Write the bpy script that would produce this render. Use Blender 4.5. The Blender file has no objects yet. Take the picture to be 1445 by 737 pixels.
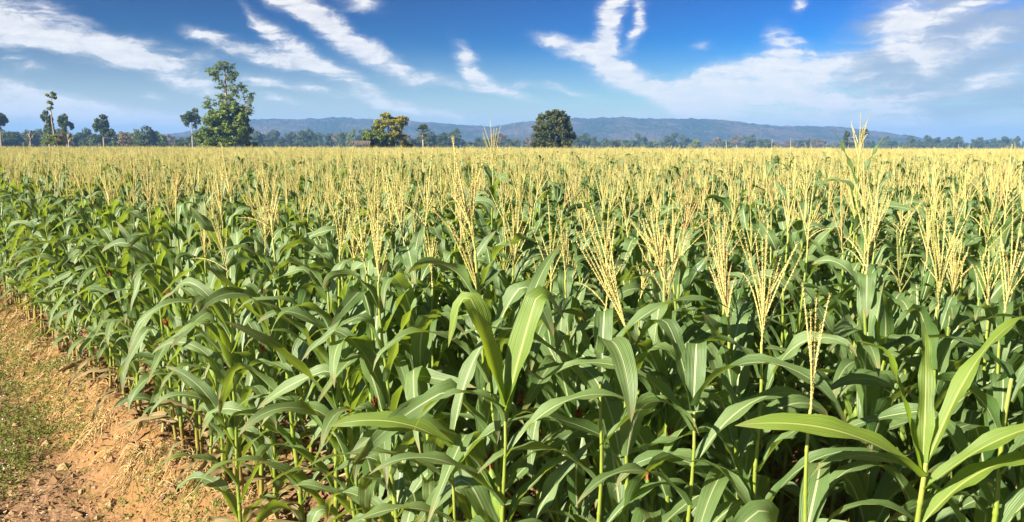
import bpy, math, random
import numpy as np
from mathutils import Vector, Matrix

rng = np.random.default_rng(7)
random.seed(7)
C = bpy.context.scene
COL = C.collection
R = math.radians
PI = math.pi

# ------------------------------------------------------------------ camera frame
H = 2.6
F = 1134.0                      # focal length in photo pixels (photo is 1445 wide)
TH = math.atan((368.5 - 205.5) / F)
def pxdir(px, py):
    a, b = (px - 722.5) / F, (py - 368.5) / F
    return np.array([a, math.cos(TH) - b * math.sin(TH), -math.sin(TH) - b * math.cos(TH)])
def at(px, py, y):              # a point on the sight line through a photo pixel at forward distance y
    d = pxdir(px, py)
    return np.array([0, 0, H]) + d * (y / d[1])

# field layout: rows run along RD, the field lies on the +ND side
RD = np.array([-0.65, 0.76]); ND = np.array([0.76, 0.65])
ROW0, ROWGAP = 2.08, 0.70

# ------------------------------------------------------------------ noise
def vnoise(x, y, seed=0):
    xi, yi = np.floor(x).astype(np.int64), np.floor(y).astype(np.int64)
    fx, fy = x - xi, y - yi
    fx, fy = fx * fx * (3 - 2 * fx), fy * fy * (3 - 2 * fy)
    def h(i, j):
        n = (i * 374761393 + j * 668265263 + seed * 974711) & 0x7fffffff
        n = ((n ^ (n >> 13)) * 1274126177) & 0x7fffffff
        n = n ^ (n >> 16)
        return (n & 0xffff) / 65535.0
    a, b, c, d = h(xi, yi), h(xi + 1, yi), h(xi, yi + 1), h(xi + 1, yi + 1)
    return (a * (1 - fx) + b * fx) * (1 - fy) + (c * (1 - fx) + d * fx) * fy
def fbm(x, y, oct=4, seed=0):
    s, a, t = 0, 0.5, 0
    for k in range(oct):
        s = s + a * vnoise(x * 2 ** k, y * 2 ** k, seed + k); t += a; a *= 0.5
    return s / t

def ground_z(x, y):
    x, y = np.asarray(x, float), np.asarray(y, float)
    e = x * ND[0] + y * ND[1] - ROW0
    e = e + (fbm(x * 1.3, y * 1.3, 3, 5) - 0.5) * 0.35
    s = np.clip((e + 0.62) / 0.5, 0, 1); s = s * s * (3 - 2 * s)
    bank = -0.2 * (1 - s)
    lip = 0.13 * np.exp(-((e + 0.08) / 0.16) ** 2) * (0.4 + 1.2 * fbm(x * 2.6, y * 2.6, 3, 9))
    near = np.exp(-(x * x + (y - 6) ** 2) / 260.0)
    clod = (fbm(x * 4, y * 4, 4, 11) - 0.5) * 0.14 * (0.35 + 0.65 * s) + (fbm(x * 11, y * 11, 3, 13) - 0.5) * 0.055
    ridge = 0.045 * np.cos((e / ROWGAP) * 2 * PI) * s * np.clip(e * 2 + 0.8, 0, 1)
    roll = (fbm(x * 0.35, y * 0.35, 3, 21) - 0.5) * 0.12 * (1 - s)
    return bank + roll + (lip + clod + ridge) * near

# ------------------------------------------------------------------ mesh builder
class MB:
    def __init__(s): s.v, s.f, s.uv, s.n, s.mi = [], [], [], 0, []
    def add(s, v, f, uv=None, mi=0):
        v = np.asarray(v, float)
        s.v.append(v)
        uv = np.zeros((len(v), 2)) if uv is None else np.asarray(uv, float)
        s.uv.append(uv)
        for q in f: s.f.append(tuple(int(i) + s.n for i in q)); s.mi.append(mi)
        s.n += len(v)
    def mesh(s, name, mats, smooth=True):
        m = bpy.data.meshes.new(name)
        v = np.concatenate(s.v); uv = np.concatenate(s.uv)
        m.from_pydata(v.tolist(), [], s.f)
        ul = m.uv_layers.new(name='UVMap')
        li = np.empty(len(m.loops), np.int32); m.loops.foreach_get('vertex_index', li)
        ul.data.foreach_set('uv', uv[li].astype(np.float32).ravel())
        for mt in (mats if isinstance(mats, (list, tuple)) else [mats]): m.materials.append(mt)
        if any(s.mi): m.polygons.foreach_set('material_index', np.array(s.mi, np.int32))
        m.polygons.foreach_set('use_smooth', np.full(len(m.polygons), smooth))
        m.update()
        return m

def big_mesh(name, v, nper, mats, smooth=False, mi=None, uv=None):
    """mesh of equal faces (nper corners each, unshared verts in order) - quick path"""
    m = bpy.data.meshes.new(name)
    nv = len(v); nf = nv // nper
    m.vertices.add(nv); m.loops.add(nv); m.polygons.add(nf)
    m.vertices.foreach_set('co', np.asarray(v, np.float32).ravel())
    m.loops.foreach_set('vertex_index', np.arange(nv, dtype=np.int32))
    m.polygons.foreach_set('loop_start', np.arange(0, nv, nper, dtype=np.int32))
    m.polygons.foreach_set('use_smooth', np.full(nf, smooth))
    for mt in (mats if isinstance(mats, (list, tuple)) else [mats]): m.materials.append(mt)
    if mi is not None: m.polygons.foreach_set('material_index', np.asarray(mi, np.int32))
    if uv is not None:
        ul = m.uv_layers.new(name='UVMap'); ul.data.foreach_set('uv', np.asarray(uv, np.float32).ravel())
    m.update(); m.validate()
    return m

def tube(mb, pts, rad, n=6, cap=True, mi=0, vv=None):
    pts = np.asarray(pts, float); k = len(pts)
    T = np.gradient(pts, axis=0); T /= np.linalg.norm(T, axis=1)[:, None] + 1e-9
    ref = np.array([1.0, 0.13, 0.07]) if abs(T[0][2]) > 0.7 else np.array([0.05, 0.1, 1.0])
    A = np.cross(T, ref); A /= np.linalg.norm(A, axis=1)[:, None] + 1e-9
    B = np.cross(T, A)
    ang = np.arange(n) * 2 * PI / n
    rad = np.broadcast_to(np.asarray(rad, float), (k,))
    v = pts[:, None, :] + rad[:, None, None] * (np.cos(ang)[None, :, None] * A[:, None, :] + np.sin(ang)[None, :, None] * B[:, None, :])
    uv = np.zeros((k, n, 2)); uv[..., 0] = np.arange(n) / n
    uv[..., 1] = (np.linspace(0, 1, k) if vv is None else vv)[:, None]
    f = [(i * n + j, i * n + (j + 1) % n, (i + 1) * n + (j + 1) % n, (i + 1) * n + j) for i in range(k - 1) for j in range(n)]
    if cap: f.append(tuple((k - 1) * n + j for j in range(n)))
    mb.add(v.reshape(-1, 3), f, uv.reshape(-1, 2), mi)

def link(name, mesh, parent=None, loc=None):
    o = bpy.data.objects.new(name, mesh); COL.objects.link(o)
    if parent: o.parent = parent
    if loc is not None: o.location = loc
    return o
def tag(o, label=None, cat=None, group=None, kind=None):
    if label: o['label'] = label
    if cat: o['category'] = cat
    if group: o['group'] = group
    if kind: o['kind'] = kind
    return o
def copy_tree(o, parent=None):
    c = o.copy(); COL.objects.link(c); c.parent = parent
    for ch in KIDS.get(o.name, ()):
        copy_tree(ch, c)
    return c
KIDS = {}
def kid(name, mesh, parent):
    o = link(name, mesh, parent); KIDS.setdefault(parent.name, []).append(o); return o

# ------------------------------------------------------------------ materials
class NT:
    def __init__(s, m): s.m = m; s.t = m.node_tree; s.n = s.t.nodes; s.l = s.t.links
    def add(s, typ, **kw):
        nd = s.n.new(typ)
        for k, v in kw.items():
            if k == 'i':
                for kk, vv in v.items():
                    if hasattr(vv, 'is_output'): s.l.new(vv, nd.inputs[kk])
                    else: nd.inputs[kk].default_value = vv
            else: setattr(nd, k, v)
        return nd
    def math(s, op, a, b=0.0, c=0.0, clamp=False):
        nd = s.add('ShaderNodeMath', operation=op, use_clamp=clamp, i={0: a, 1: b, 2: c}); return nd.outputs[0]
    def ss(s, x, lo, hi, a=0.0, b=1.0):
        nd = s.add('ShaderNodeMapRange', interpolation_type='SMOOTHSTEP', i={0: x, 1: lo, 2: hi, 3: a, 4: b}); return nd.outputs[0]
    def mix(s, f, a, b, blend='MIX'):
        nd = s.add('ShaderNodeMix', data_type='RGBA', blend_type=blend)
        for sock, v in ((nd.inputs[0], f), (nd.inputs[6], a), (nd.inputs[7], b)):
            if hasattr(v, 'is_output'): s.l.new(v, sock)
            else: sock.default_value = v if not isinstance(v, tuple) else (*v, 1.0)[:4]
        return nd.outputs[2]
    def noise(s, scale, detail=3, vec=None, rough=0.5, dist=0.0):
        nd = s.add('ShaderNodeTexNoise', i={'Scale': scale, 'Detail': detail, 'Roughness': rough, 'Distortion': dist})
        if vec is not None: s.l.new(vec, nd.inputs['Vector'])
        return nd.outputs[0]
def newmat(name):
    m = bpy.data.materials.new(name); m.use_nodes = True; m.node_tree.nodes.clear(); return NT(m)
def out(t, surf, disp=None):
    o = t.add('ShaderNodeOutputMaterial'); t.l.new(surf, o.inputs[0]); return t.m
def col(c): return (*c, 1.0)

def leaf_mat(name, dark, light, trans, rib, tfac=0.34, rough=0.37, dry=0.25):
    t = newmat(name)
    uv = t.add('ShaderNodeUVMap', uv_map='UVMap').outputs[0]
    sp = t.add('ShaderNodeSeparateXYZ', i={0: uv})
    u, v = sp.outputs[0], sp.outputs[1]
    oi = t.add('ShaderNodeObjectInfo'); rnd = oi.outputs['Random']
    geo = t.add('ShaderNodeNewGeometry')
    pos = geo.outputs['Position']
    n1 = t.noise(5.0, 3, pos)
    isl = geo.outputs['Random Per Island']
    f = t.math('ADD', t.math('MULTIPLY', n1, 0.7), t.math('MULTIPLY', isl, 0.55))
    f = t.math('ADD', f, t.math('MULTIPLY', rnd, 0.3))
    f = t.ss(f, 0.35, 1.25)
    base = t.mix(f, dark, light)
    # parallel veins
    wv = t.math('SINE', t.math('MULTIPLY', u, 92.0))
    wv2 = t.math('SINE', t.math('MULTIPLY', u, 37.0))
    vein = t.math('MULTIPLY_ADD', t.math('ADD', wv, wv2), 0.04, 1.0)
    base = t.mix(1.0, base, t.add('ShaderNodeCombineColor', i={0: vein, 1: vein, 2: vein}).outputs[0], 'MULTIPLY')
    # dry streaks and tips
    st = t.noise(3.0, 4, t.add('ShaderNodeCombineXYZ', i={0: t.math('MULTIPLY', u, 6.0), 1: t.math('MULTIPLY', v, 2.2), 2: t.math('MULTIPLY', t.math('ADD', isl, rnd), 40.0)}).outputs[0])
    tip = t.ss(v, 0.78, 1.0, 0.0, 0.46)
    edge = t.ss(t.math('ABSOLUTE', t.math('SUBTRACT', u, 0.5)), 0.43, 0.5, 0.0, 0.14)
    d = t.ss(t.math('ADD', st, t.math('ADD', tip, edge)), 0.72, 0.84, 0.0, dry * 2.4)
    base = t.mix(d, base, (0.26, 0.19, 0.06))
    # midrib
    w = t.math('MULTIPLY_ADD', v, -0.030, 0.044)
    m = t.math('ABSOLUTE', t.math('SUBTRACT', u, 0.5))
    ribf = t.ss(m, t.math('MULTIPLY', w, 0.7), t.math('MULTIPLY', w, 1.6), 0.95, 0.0)
    back = geo.outputs['Backfacing']
    base = t.mix(ribf, base, rib)
    base = t.mix(t.math('MULTIPLY', back, 0.22), base, (0.16, 0.21, 0.09))
    ro = t.math('MULTIPLY_ADD', back, 0.18, t.math('MULTIPLY_ADD', n1, 0.14, rough - 0.07))
    p = t.add('ShaderNodeBsdfPrincipled', i={'Base Color': base, 'Roughness': ro, 'Specular IOR Level': 0.7})
    bump = t.add('ShaderNodeBump', i={'Strength': 0.35, 'Distance': 0.002, 'Height': t.math('ADD', wv, wv2)})
    t.l.new(bump.outputs[0], p.inputs['Normal'])
    tc = t.mix(f, tuple(c * 0.75 for c in trans), trans)
    tc = t.mix(d, tc, (0.3, 0.2, 0.06))
    tr = t.add('ShaderNodeBsdfTranslucent', i={0: tc})
    mx = t.add('ShaderNodeMixShader', i={0: tfac, 1: p.outputs[0], 2: tr.outputs[0]})
    return out(t, mx.outputs[0])

M = {}
M['leaf'] = leaf_mat('corn_leaf_green', (0.048, 0.122, 0.030), (0.150, 0.242, 0.080), (0.38, 0.52, 0.04), (0.52, 0.58, 0.34))
M['young'] = leaf_mat('corn_leaf_young', (0.10, 0.19, 0.012), (0.18, 0.28, 0.02), (0.40, 0.52, 0.02), (0.46, 0.52, 0.16), 0.38, 0.38, 0.1)
M['dryleaf'] = leaf_mat('corn_leaf_dry', (0.19, 0.12, 0.05), (0.34, 0.24, 0.10), (0.34, 0.22, 0.07), (0.40, 0.31, 0.16), 0.25, 0.7, 0.0)

def simple_mat(name, a, b, scale=8.0, rough=0.6, trans=None, tf=0.25, island=0.6, spec=0.4, bump=0.0):
    t = newmat(name)
    geo = t.add('ShaderNodeNewGeometry')
    n = t.noise(scale, 4, geo.outputs['Position'])
    rnd = t.add('ShaderNodeObjectInfo').outputs['Random']
    f = t.math('ADD', t.math('MULTIPLY', t.ss(n, 0.3, 0.7), 1 - island), t.math('MULTIPLY', geo.outputs['Random Per Island'], island))
    f = t.math('MULTIPLY_ADD', t.math('SUBTRACT', rnd, 0.5), 0.4, f, True)
    c = t.mix(f, a, b)
    p = t.add('ShaderNodeBsdfPrincipled', i={'Base Color': c, 'Roughness': rough, 'Specular IOR Level': spec})
    if bump:
        bp = t.add('ShaderNodeBump', i={'Strength': 0.7, 'Distance': bump, 'Height': n}); t.l.new(bp.outputs[0], p.inputs['Normal'])
    s = p.outputs[0]
    if trans:
        tr = t.add('ShaderNodeBsdfTranslucent', i={0: col(trans)})
        s = t.add('ShaderNodeMixShader', i={0: tf, 1: s, 2: tr.outputs[0]}).outputs[0]
    return out(t, s)

def tassel_mat():
    t = newmat('tassel_straw')
    geo = t.add('ShaderNodeNewGeometry'); rnd = t.add('ShaderNodeObjectInfo').outputs['Random']
    c = t.mix(geo.outputs['Random Per Island'], (0.43, 0.39, 0.115), (0.73, 0.66, 0.28))
    c = t.mix(t.ss(rnd, .30, .05, 0, .6), c, (0.41, 0.43, 0.13))
    c = t.mix(t.ss(rnd, .84, .98, 0, .6), c, (0.50, 0.31, 0.15))
    p = t.add('ShaderNodeBsdfPrincipled', i={'Base Color': c, 'Roughness': .7, 'Specular IOR Level': .3})
    tr = t.add('ShaderNodeBsdfTranslucent', i={0: (.52, .48, .12, 1)})
    return out(t, t.add('ShaderNodeMixShader', i={0: .25, 1: p.outputs[0], 2: tr.outputs[0]}).outputs[0])
M['tassel'] = tassel_mat()
M['silk'] = simple_mat('ear_silk', (0.24, 0.065, 0.02), (0.42, 0.15, 0.045), 60, 0.6, (0.4, 0.08, 0.02), 0.2)
M['husk'] = simple_mat('ear_husk', (0.13, 0.22, 0.035), (0.22, 0.31, 0.06), 30, 0.5, (0.3, 0.42, 0.05), 0.2, 0.4)
M['root'] = simple_mat('dry_root', (0.22, 0.145, 0.06), (0.48, 0.34, 0.15), 20, 0.9)
M['litter'] = simple_mat('dry_litter', (0.13, 0.075, 0.035), (0.46, 0.33, 0.19), 6, 0.9, None, 0, 0.9)
M['stone'] = simple_mat('soil_clod', (0.20, 0.12, 0.06), (0.40, 0.27, 0.15), 20, 0.95, None, 0, 0.7, 0.2, 0.01)
M['weed'] = simple_mat('weed_leaf', (0.06, 0.10, 0.014), (0.25, 0.27, 0.05), 3, 0.6, (0.2, 0.32, 0.03), 0.3, 0.8)
M['flower'] = simple_mat('weed_flower', (0.62, 0.58, 0.66), (0.8, 0.78, 0.82), 9, 0.7)
M['bark'] = simple_mat('tree_bark', (0.16, 0.12, 0.08), (0.34, 0.27, 0.19), 3, 0.9, None, 0, 0.2, 0.2, 0.03)
M['palebark'] = simple_mat('pale_bark', (0.24, 0.20, 0.14), (0.42, 0.35, 0.26), 3, 0.9, None, 0, 0.2, 0.2, 0.03)

def crown_mat(name, a, b, tr): return simple_mat(name, a, b, 0.35, 0.6, tr, 0.3, 0.55)
M['c_big'] = crown_mat('crown_fresh_green', (0.06, 0.115, 0.010), (0.19, 0.25, 0.025), (0.16, 0.24, 0.02))
M['c_top'] = crown_mat('crown_olive_green', (0.07, 0.11, 0.016), (0.19, 0.25, 0.035), (0.2, 0.25, 0.03))
M['c_yellow'] = crown_mat('crown_yellow', (0.12, 0.145, 0.012), (0.30, 0.29, 0.018), (0.45, 0.35, 0.02))
M['c_dark'] = crown_mat('crown_dark', (0.034, 0.050, 0.015), (0.12, 0.135, 0.035), (0.10, 0.12, 0.02))
M['c_far'] = crown_mat('crown_far_green', (0.04, 0.07, 0.02), (0.10, 0.135, 0.035), (0.1, 0.15, 0.03))
M['c_deep'] = crown_mat('crown_far_deep', (0.042, 0.072, 0.022), (0.115, 0.155, 0.042), (0.06, 0.1, 0.03))
M['c_brown'] = crown_mat('crown_far_brown', (0.12, 0.095, 0.04), (0.26, 0.19, 0.085), (0.25, 0.18, 0.06))
M['c_lime'] = crown_mat('crown_far_lime', (0.09, 0.13, 0.015), (0.24, 0.27, 0.03), (0.2, 0.24, 0.03))

def stalk_mat():
    t = newmat('corn_stalk')
    v = t.add('ShaderNodeSeparateXYZ', i={0: t.add('ShaderNodeUVMap', uv_map='UVMap').outputs[0]})
    geo = t.add('ShaderNodeNewGeometry')
    n = t.noise(30, 3, geo.outputs['Position'])
    rnd = t.add('ShaderNodeObjectInfo').outputs['Random']
    g = t.mix(n, (0.15, 0.235, 0.028), (0.28, 0.33, 0.05))
    low = t.mix(t.ss(rnd, 0.3, 0.9), (0.30, 0.235, 0.06), (0.26, 0.15, 0.05))
    z = v.outputs[1]
    c = t.mix(t.ss(t.math('ADD', z, t.math('MULTIPLY', n, 0.12)), 0.10, 0.24), low, g)
    c = t.mix(t.ss(z, 0.85, 1.0, 0, 0.6), c, (0.34, 0.36, 0.10))
    fib = t.math('SINE', t.math('MULTIPLY', v.outputs[0], 120.0))
    c = t.mix(1.0, c, t.add('ShaderNodeCombineColor', i={k: t.math('MULTIPLY_ADD', fib, 0.08, 1.0) for k in range(3)}).outputs[0], 'MULTIPLY')
    p = t.add('ShaderNodeBsdfPrincipled', i={'Base Color': c, 'Roughness': 0.42})
    tr = t.add('ShaderNodeBsdfTranslucent', i={0: (0.34, 0.40, 0.04, 1)})
    return out(t, t.add('ShaderNodeMixShader', i={0: 0.15, 1: p.outputs[0], 2: tr.outputs[0]}).outputs[0])
M['stalk'] = stalk_mat()

def ground_mat():
    t = newmat('soil_ground')
    geo = t.add('ShaderNodeNewGeometry'); pos = geo.outputs['Position']
    sp = t.add('ShaderNodeSeparateXYZ', i={0: pos})
    e = t.math('SUBTRACT', t.math('ADD', t.math('MULTIPLY', sp.outputs[0], 0.76), t.math('MULTIPLY', sp.outputs[1], 0.65)), ROW0)
    n_big = t.noise(0.9, 4, pos); n_mid = t.noise(5, 5, pos, 0.6); n_fine = t.noise(38, 5, pos, 0.65)
    vor = t.add('ShaderNodeTexVoronoi', i={'Scale': 26.0, 'Randomness': 1.0}); t.l.new(pos, vor.inputs['Vector'])
    field = t.mix(n_mid, (0.13, 0.076, 0.032), (0.28, 0.17, 0.075))
    bank = t.mix(n_mid, (0.155, 0.082, 0.032), (0.31, 0.18, 0.07))
    track = t.mix(n_mid, (0.17, 0.09, 0.046), (0.35, 0.22, 0.135))
    eb = t.math('ADD', e, t.math('MULTIPLY', t.math('SUBTRACT', n_big, 0.5), 0.7))
    c = t.mix(t.ss(eb, -0.95, -0.45), track, bank)
    c = t.mix(t.ss(eb, 0.0, 0.4), c, field)
    c = t.mix(t.ss(n_fine, 0.35, 0.75, 0.0, 0.5), c, (0.19, 0.115, 0.06))
    chip = t.ss(vor.outputs['Distance'], 0.12, 0.3, 0.4, 0.0)
    c = t.mix(chip, c, vor.outputs['Color'], 'SOFT_LIGHT')
    dist = t.add('ShaderNodeVectorMath', operation='LENGTH', i={0: pos}).outputs['Value']
    far = t.mix(t.noise(0.02, 4, pos), (0.16, 0.14, 0.06), (0.30, 0.25, 0.12))
    c = t.mix(t.ss(dist, 90, 130), c, far)
    p = t.add('ShaderNodeBsdfPrincipled', i={'Base Color': c, 'Roughness': 0.95, 'Specular IOR Level': 0.15})
    hgt = t.math('ADD', t.math('MULTIPLY', n_fine, 0.5), t.math('ADD', n_mid, t.math('MULTIPLY', vor.outputs['Distance'], 0.3)))
    b = t.add('ShaderNodeBump', i={'Strength': 0.9, 'Distance': 0.035, 'Height': hgt}); t.l.new(b.outputs[0], p.inputs['Normal'])
    return out(t, p.outputs[0])
M['ground'] = ground_mat()

def hill_mat():
    t = newmat('wooded_hills')
    pos = t.add('ShaderNodeNewGeometry').outputs['Position']
    n = t.noise(0.012, 6, pos, 0.65); n2 = t.noise(0.09, 4, pos, 0.7)
    c = t.mix(t.ss(n, 0.38, 0.62), (0.024, 0.048, 0.032), (0.14, 0.11, 0.10))
    c = t.mix(t.ss(n2, 0.35, 0.7, 0.0, 0.7), c, (0.03, 0.04, 0.022))
    p = t.add('ShaderNodeBsdfPrincipled', i={'Base Color': c, 'Roughness': 0.95, 'Specular IOR Level': 0.1})
    b = t.add('ShaderNodeBump', i={'Strength': 1.0, 'Distance': 14.0, 'Height': n2}); t.l.new(b.outputs[0], p.inputs['Normal'])
    return out(t, p.outputs[0])
M['hill'] = hill_mat()

# ------------------------------------------------------------------ corn plant
def blade(az, z0, L, W, a0, bend, drift=0.0, tw=0.0, ruf=0.010, nseg=16, nu=6, r0=0.009, ph=0.0, pw=1.5, x0=0.0, y0=0.0, kink=None):
    s = np.linspace(0, 1, nseg + 1)
    th = a0 + bend * s ** pw
    if kink:
        ks = np.clip((s - kink[0]) / .13 + .5, 0, 1); th = th + kink[1] * ks * ks * (3 - 2 * ks)
    th = np.clip(th, 0.02, 3.05)
    a = az + drift * s ** 1.3
    ds = L / nseg
    dh = np.stack([np.cos(a), np.sin(a), np.zeros_like(a)], 1)
    T = np.sin(th)[:, None] * dh + np.cos(th)[:, None] * np.array([0, 0, 1.0])
    p = np.zeros((nseg + 1, 3)); p[0] = dh[0] * r0 + np.array([x0, y0, z0])
    for i in range(1, nseg + 1): p[i] = p[i - 1] + 0.5 * (T[i] + T[i - 1]) * ds
    B0 = np.stack([-np.sin(a), np.cos(a), np.zeros_like(a)], 1)
    N0 = np.cross(T, B0)
    f = tw * s ** 1.4
    B = np.cos(f)[:, None] * B0 + np.sin(f)[:, None] * N0
    N = -np.sin(f)[:, None] * B0 + np.cos(f)[:, None] * N0
    k = np.clip(s / 0.28, 0, 1); k = k * k * (3 - 2 * k)
    w = W * 0.5 * (0.42 + 0.58 * k) * np.clip(1 - (np.clip(s - 0.3, 0, 1) / 0.7) ** 2.3, 0, 1) ** 0.9
    u = np.linspace(-1, 1, nu + 1)
    fold = 0.75 * np.exp(-s * 6) + 0.20
    env = np.sin(PI * np.clip(s * 1.05, 0, 1)) ** 0.7
    V = p[:, None, :] + B[:, None, :] * (u[None, :, None] * w[:, None, None])
    ru = np.sin(2 * PI * (3.1 * s + ph))[:, None] * np.clip(u, 0, 1)[None, :] ** 2 + np.sin(2 * PI * (3.7 * s + ph * 1.7 + 0.3))[:, None] * np.clip(-u, 0, 1)[None, :] ** 2
    off = fold[:, None] * (np.abs(u)[None, :] ** 1.3) * w[:, None] + ruf * ru * env[:, None]
    V = V + N[:, None, :] * off[:, :, None]
    uv = np.stack(np.meshgrid((u + 1) / 2, s), -1)
    n = nu + 1
    fc = [(i * n + j, i * n + j + 1, (i + 1) * n + j + 1, (i + 1) * n + j) for i in range(nseg) for j in range(nu)]
    return V.reshape(-1, 3), fc, uv.reshape(-1, 2)

def spikelets(mb, pts, r, step, rg, size=0.0074):
    """spindle-shaped spikelets up a tassel branch"""
    seg = np.linalg.norm(np.diff(pts, axis=0), axis=1); cum = np.concatenate([[0], np.cumsum(seg)])
    pos = np.arange(0.012, cum[-1], step)
    V, Fc = [], []
    for i, d in enumerate(pos):
        k = min(np.searchsorted(cum, d) - 1, len(seg) - 1); k = max(k, 0)
        t = (pts[k + 1] - pts[k]) / seg[k]; p = pts[k] + t * (d - cum[k])
        q = np.cross(t, [0.3, 0.9, 0.1]); q /= np.linalg.norm(q); w = np.cross(t, q)
        for sd in (0, PI):
            a = sd + i * 1.4 + rg.uniform(-.5, .5)
            o = math.cos(a) * q + math.sin(a) * w
            ax = t * 0.94 + o * 0.34; L = size * rg.uniform(0.8, 1.3)
            b = p + o * r * 0.6; m = b + ax * L * 0.5
            s1 = np.cross(ax, o); s1 /= np.linalg.norm(s1); hw = size * 0.25
            n0 = len(V)
            V += [b, m + s1 * hw, m + o * hw, m - s1 * hw, b + ax * L]
            Fc += [(n0, n0 + 1, n0 + 2), (n0, n0 + 2, n0 + 3), (n0, n0 + 3, n0 + 1), (n0 + 4, n0 + 2, n0 + 1), (n0 + 4, n0 + 3, n0 + 2), (n0 + 4, n0 + 1, n0 + 3)]
    if V: mb.add(V, Fc)

def tassel_geo(mb, base, rg, n=12, L=0.40, lean=(0, 0), spread=1.0, detail=2, bl=0.23):
    """central spike and side branches; detail 2 = spikelets, 1 = coarse tubes, 0 = three-sided slivers"""
    base = np.asarray(base, float)
    ax = np.array([lean[0], lean[1], 1.0]); ax /= np.linalg.norm(ax)
    k = 7 if detail == 2 else (4 if detail == 1 else 3)
    nr = 5 if detail == 2 else 3
    sz = 1.0 if detail == 2 else (1.15 if detail == 1 else 1.65)
    def bar(p0, d0, Ln, curve, rad):
        s = np.linspace(0, 1, k)
        d0 = d0 / np.linalg.norm(d0)
        pts = p0 + d0 * (s * Ln)[:, None] + np.asarray(curve) * (s ** 2 * Ln)[:, None]
        rr = rad * sz * (0.55 + 0.45 * np.sin(PI * np.clip(s * 0.9 + 0.25, 0, 1)))
        rr[-1] *= 0.5
        tube(mb, pts, rr, nr, cap=detail > 0)
        if detail == 2: spikelets(mb, pts, rad, 0.0085, rg)
    bar(base, ax, L, (rg.uniform(-.05, .05), rg.uniform(-.05, .05), -0.02), 0.0036)
    a0 = rg.uniform(0, 6)
    for i in range(n):
        h = 0.02 + 0.13 * i / max(n, 1)
        a = a0 + i * 2.4 + rg.uniform(-.4, .4)
        tl = spread * rg.uniform(0.12, 0.52) * (1.1 - 0.35 * i / n) * (1.7 if rg.random() < .12 else 1)
        d = ax * math.cos(tl) + np.array([math.cos(a), math.sin(a), 0]) * math.sin(tl)
        Ln = bl * rg.uniform(0.75, 1.25) * (1.08 - 0.25 * i / n)
        g = rg.uniform(-0.05, 0.30) * (2.2 if rg.random() < .15 else 1)
        bar(base + ax * h, d, Ln, (math.cos(a) * 0.14 * g, math.sin(a) * 0.14 * g, -0.28 * max(g, 0) if rg.random() < .8 else -0.4), 0.0025)

def stalk_geo(mb, ht, rg, n=8, nodes=11, top=0.0048, bot=0.0148):
    zs, rs = [], []
    for i in range(nodes):
        z = ht * (i / nodes) ** 0.88; z2 = ht * ((i + 1) / nodes) ** 0.88
        r = bot + (top - bot) * (z / ht) ** 0.85
        zs += [z, z + 0.006, z + 0.014, z2 - 0.004]; rs += [r * 1.12, r * 1.28, r * 1.06, r * 0.93]
    zs.append(ht); rs.append(top * 0.8)
    zs = np.array(zs); rs = np.array(rs)
    o = 0.006 * np.sin(zs * 9 + rg.uniform(0, 6)); o2 = 0.006 * np.cos(zs * 8 + rg.uniform(0, 6))
    zs[0] = -0.12
    tube(mb, np.stack([o, o2, zs], 1), rs, n, vv=np.clip(zs / ht, 0, 1))

def ear_geo(mb, mbs, az, z0, rg, L=0.19, n=9):
    d = np.array([math.cos(az) * math.sin(.36), math.sin(az) * math.sin(.36), math.cos(.36)])
    p0 = np.array([math.cos(az) * 0.012, math.sin(az) * 0.012, z0])
    s = np.linspace(0, 1, n)
    r = 0.026 * np.sin(PI * np.clip(0.12 + s * 0.86, 0, 1)) ** 0.75
    tube(mb, p0 + d * (s * L)[:, None], r, 9)
    for i in range(4):
        a = az + i * PI / 2 + rg.uniform(-.4, .4)
        v, f, uv = blade(a, z0 + L * 0.45, L * rg.uniform(.6, .75), 0.034, 0.30, rg.uniform(.0, .35), nseg=5, nu=2, r0=0.024, ruf=0.002,
                         x0=d[0] * L * .45, y0=d[1] * L * .45)
        mb.add(v, f, uv)
    tip = p0 + d * L
    for i in range(46):
        a = rg.uniform(0, 6.28); t = rg.uniform(0.02, 0.24)
        q = d * math.cos(t) + np.array([math.cos(a), math.sin(a), 0]) * math.sin(t)
        Ls = rg.uniform(0.05, 0.10); ss = np.linspace(0, 1, 4)
        pts = tip - d * 0.02 + q * (ss * Ls)[:, None] + np.array([0, 0, -1.0]) * (ss ** 2.2 * Ls * rg.uniform(.0, .4))[:, None]
        tube(mbs, pts, [0.005, 0.0052, 0.0044, 0.0015], 3, cap=False)

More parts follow.
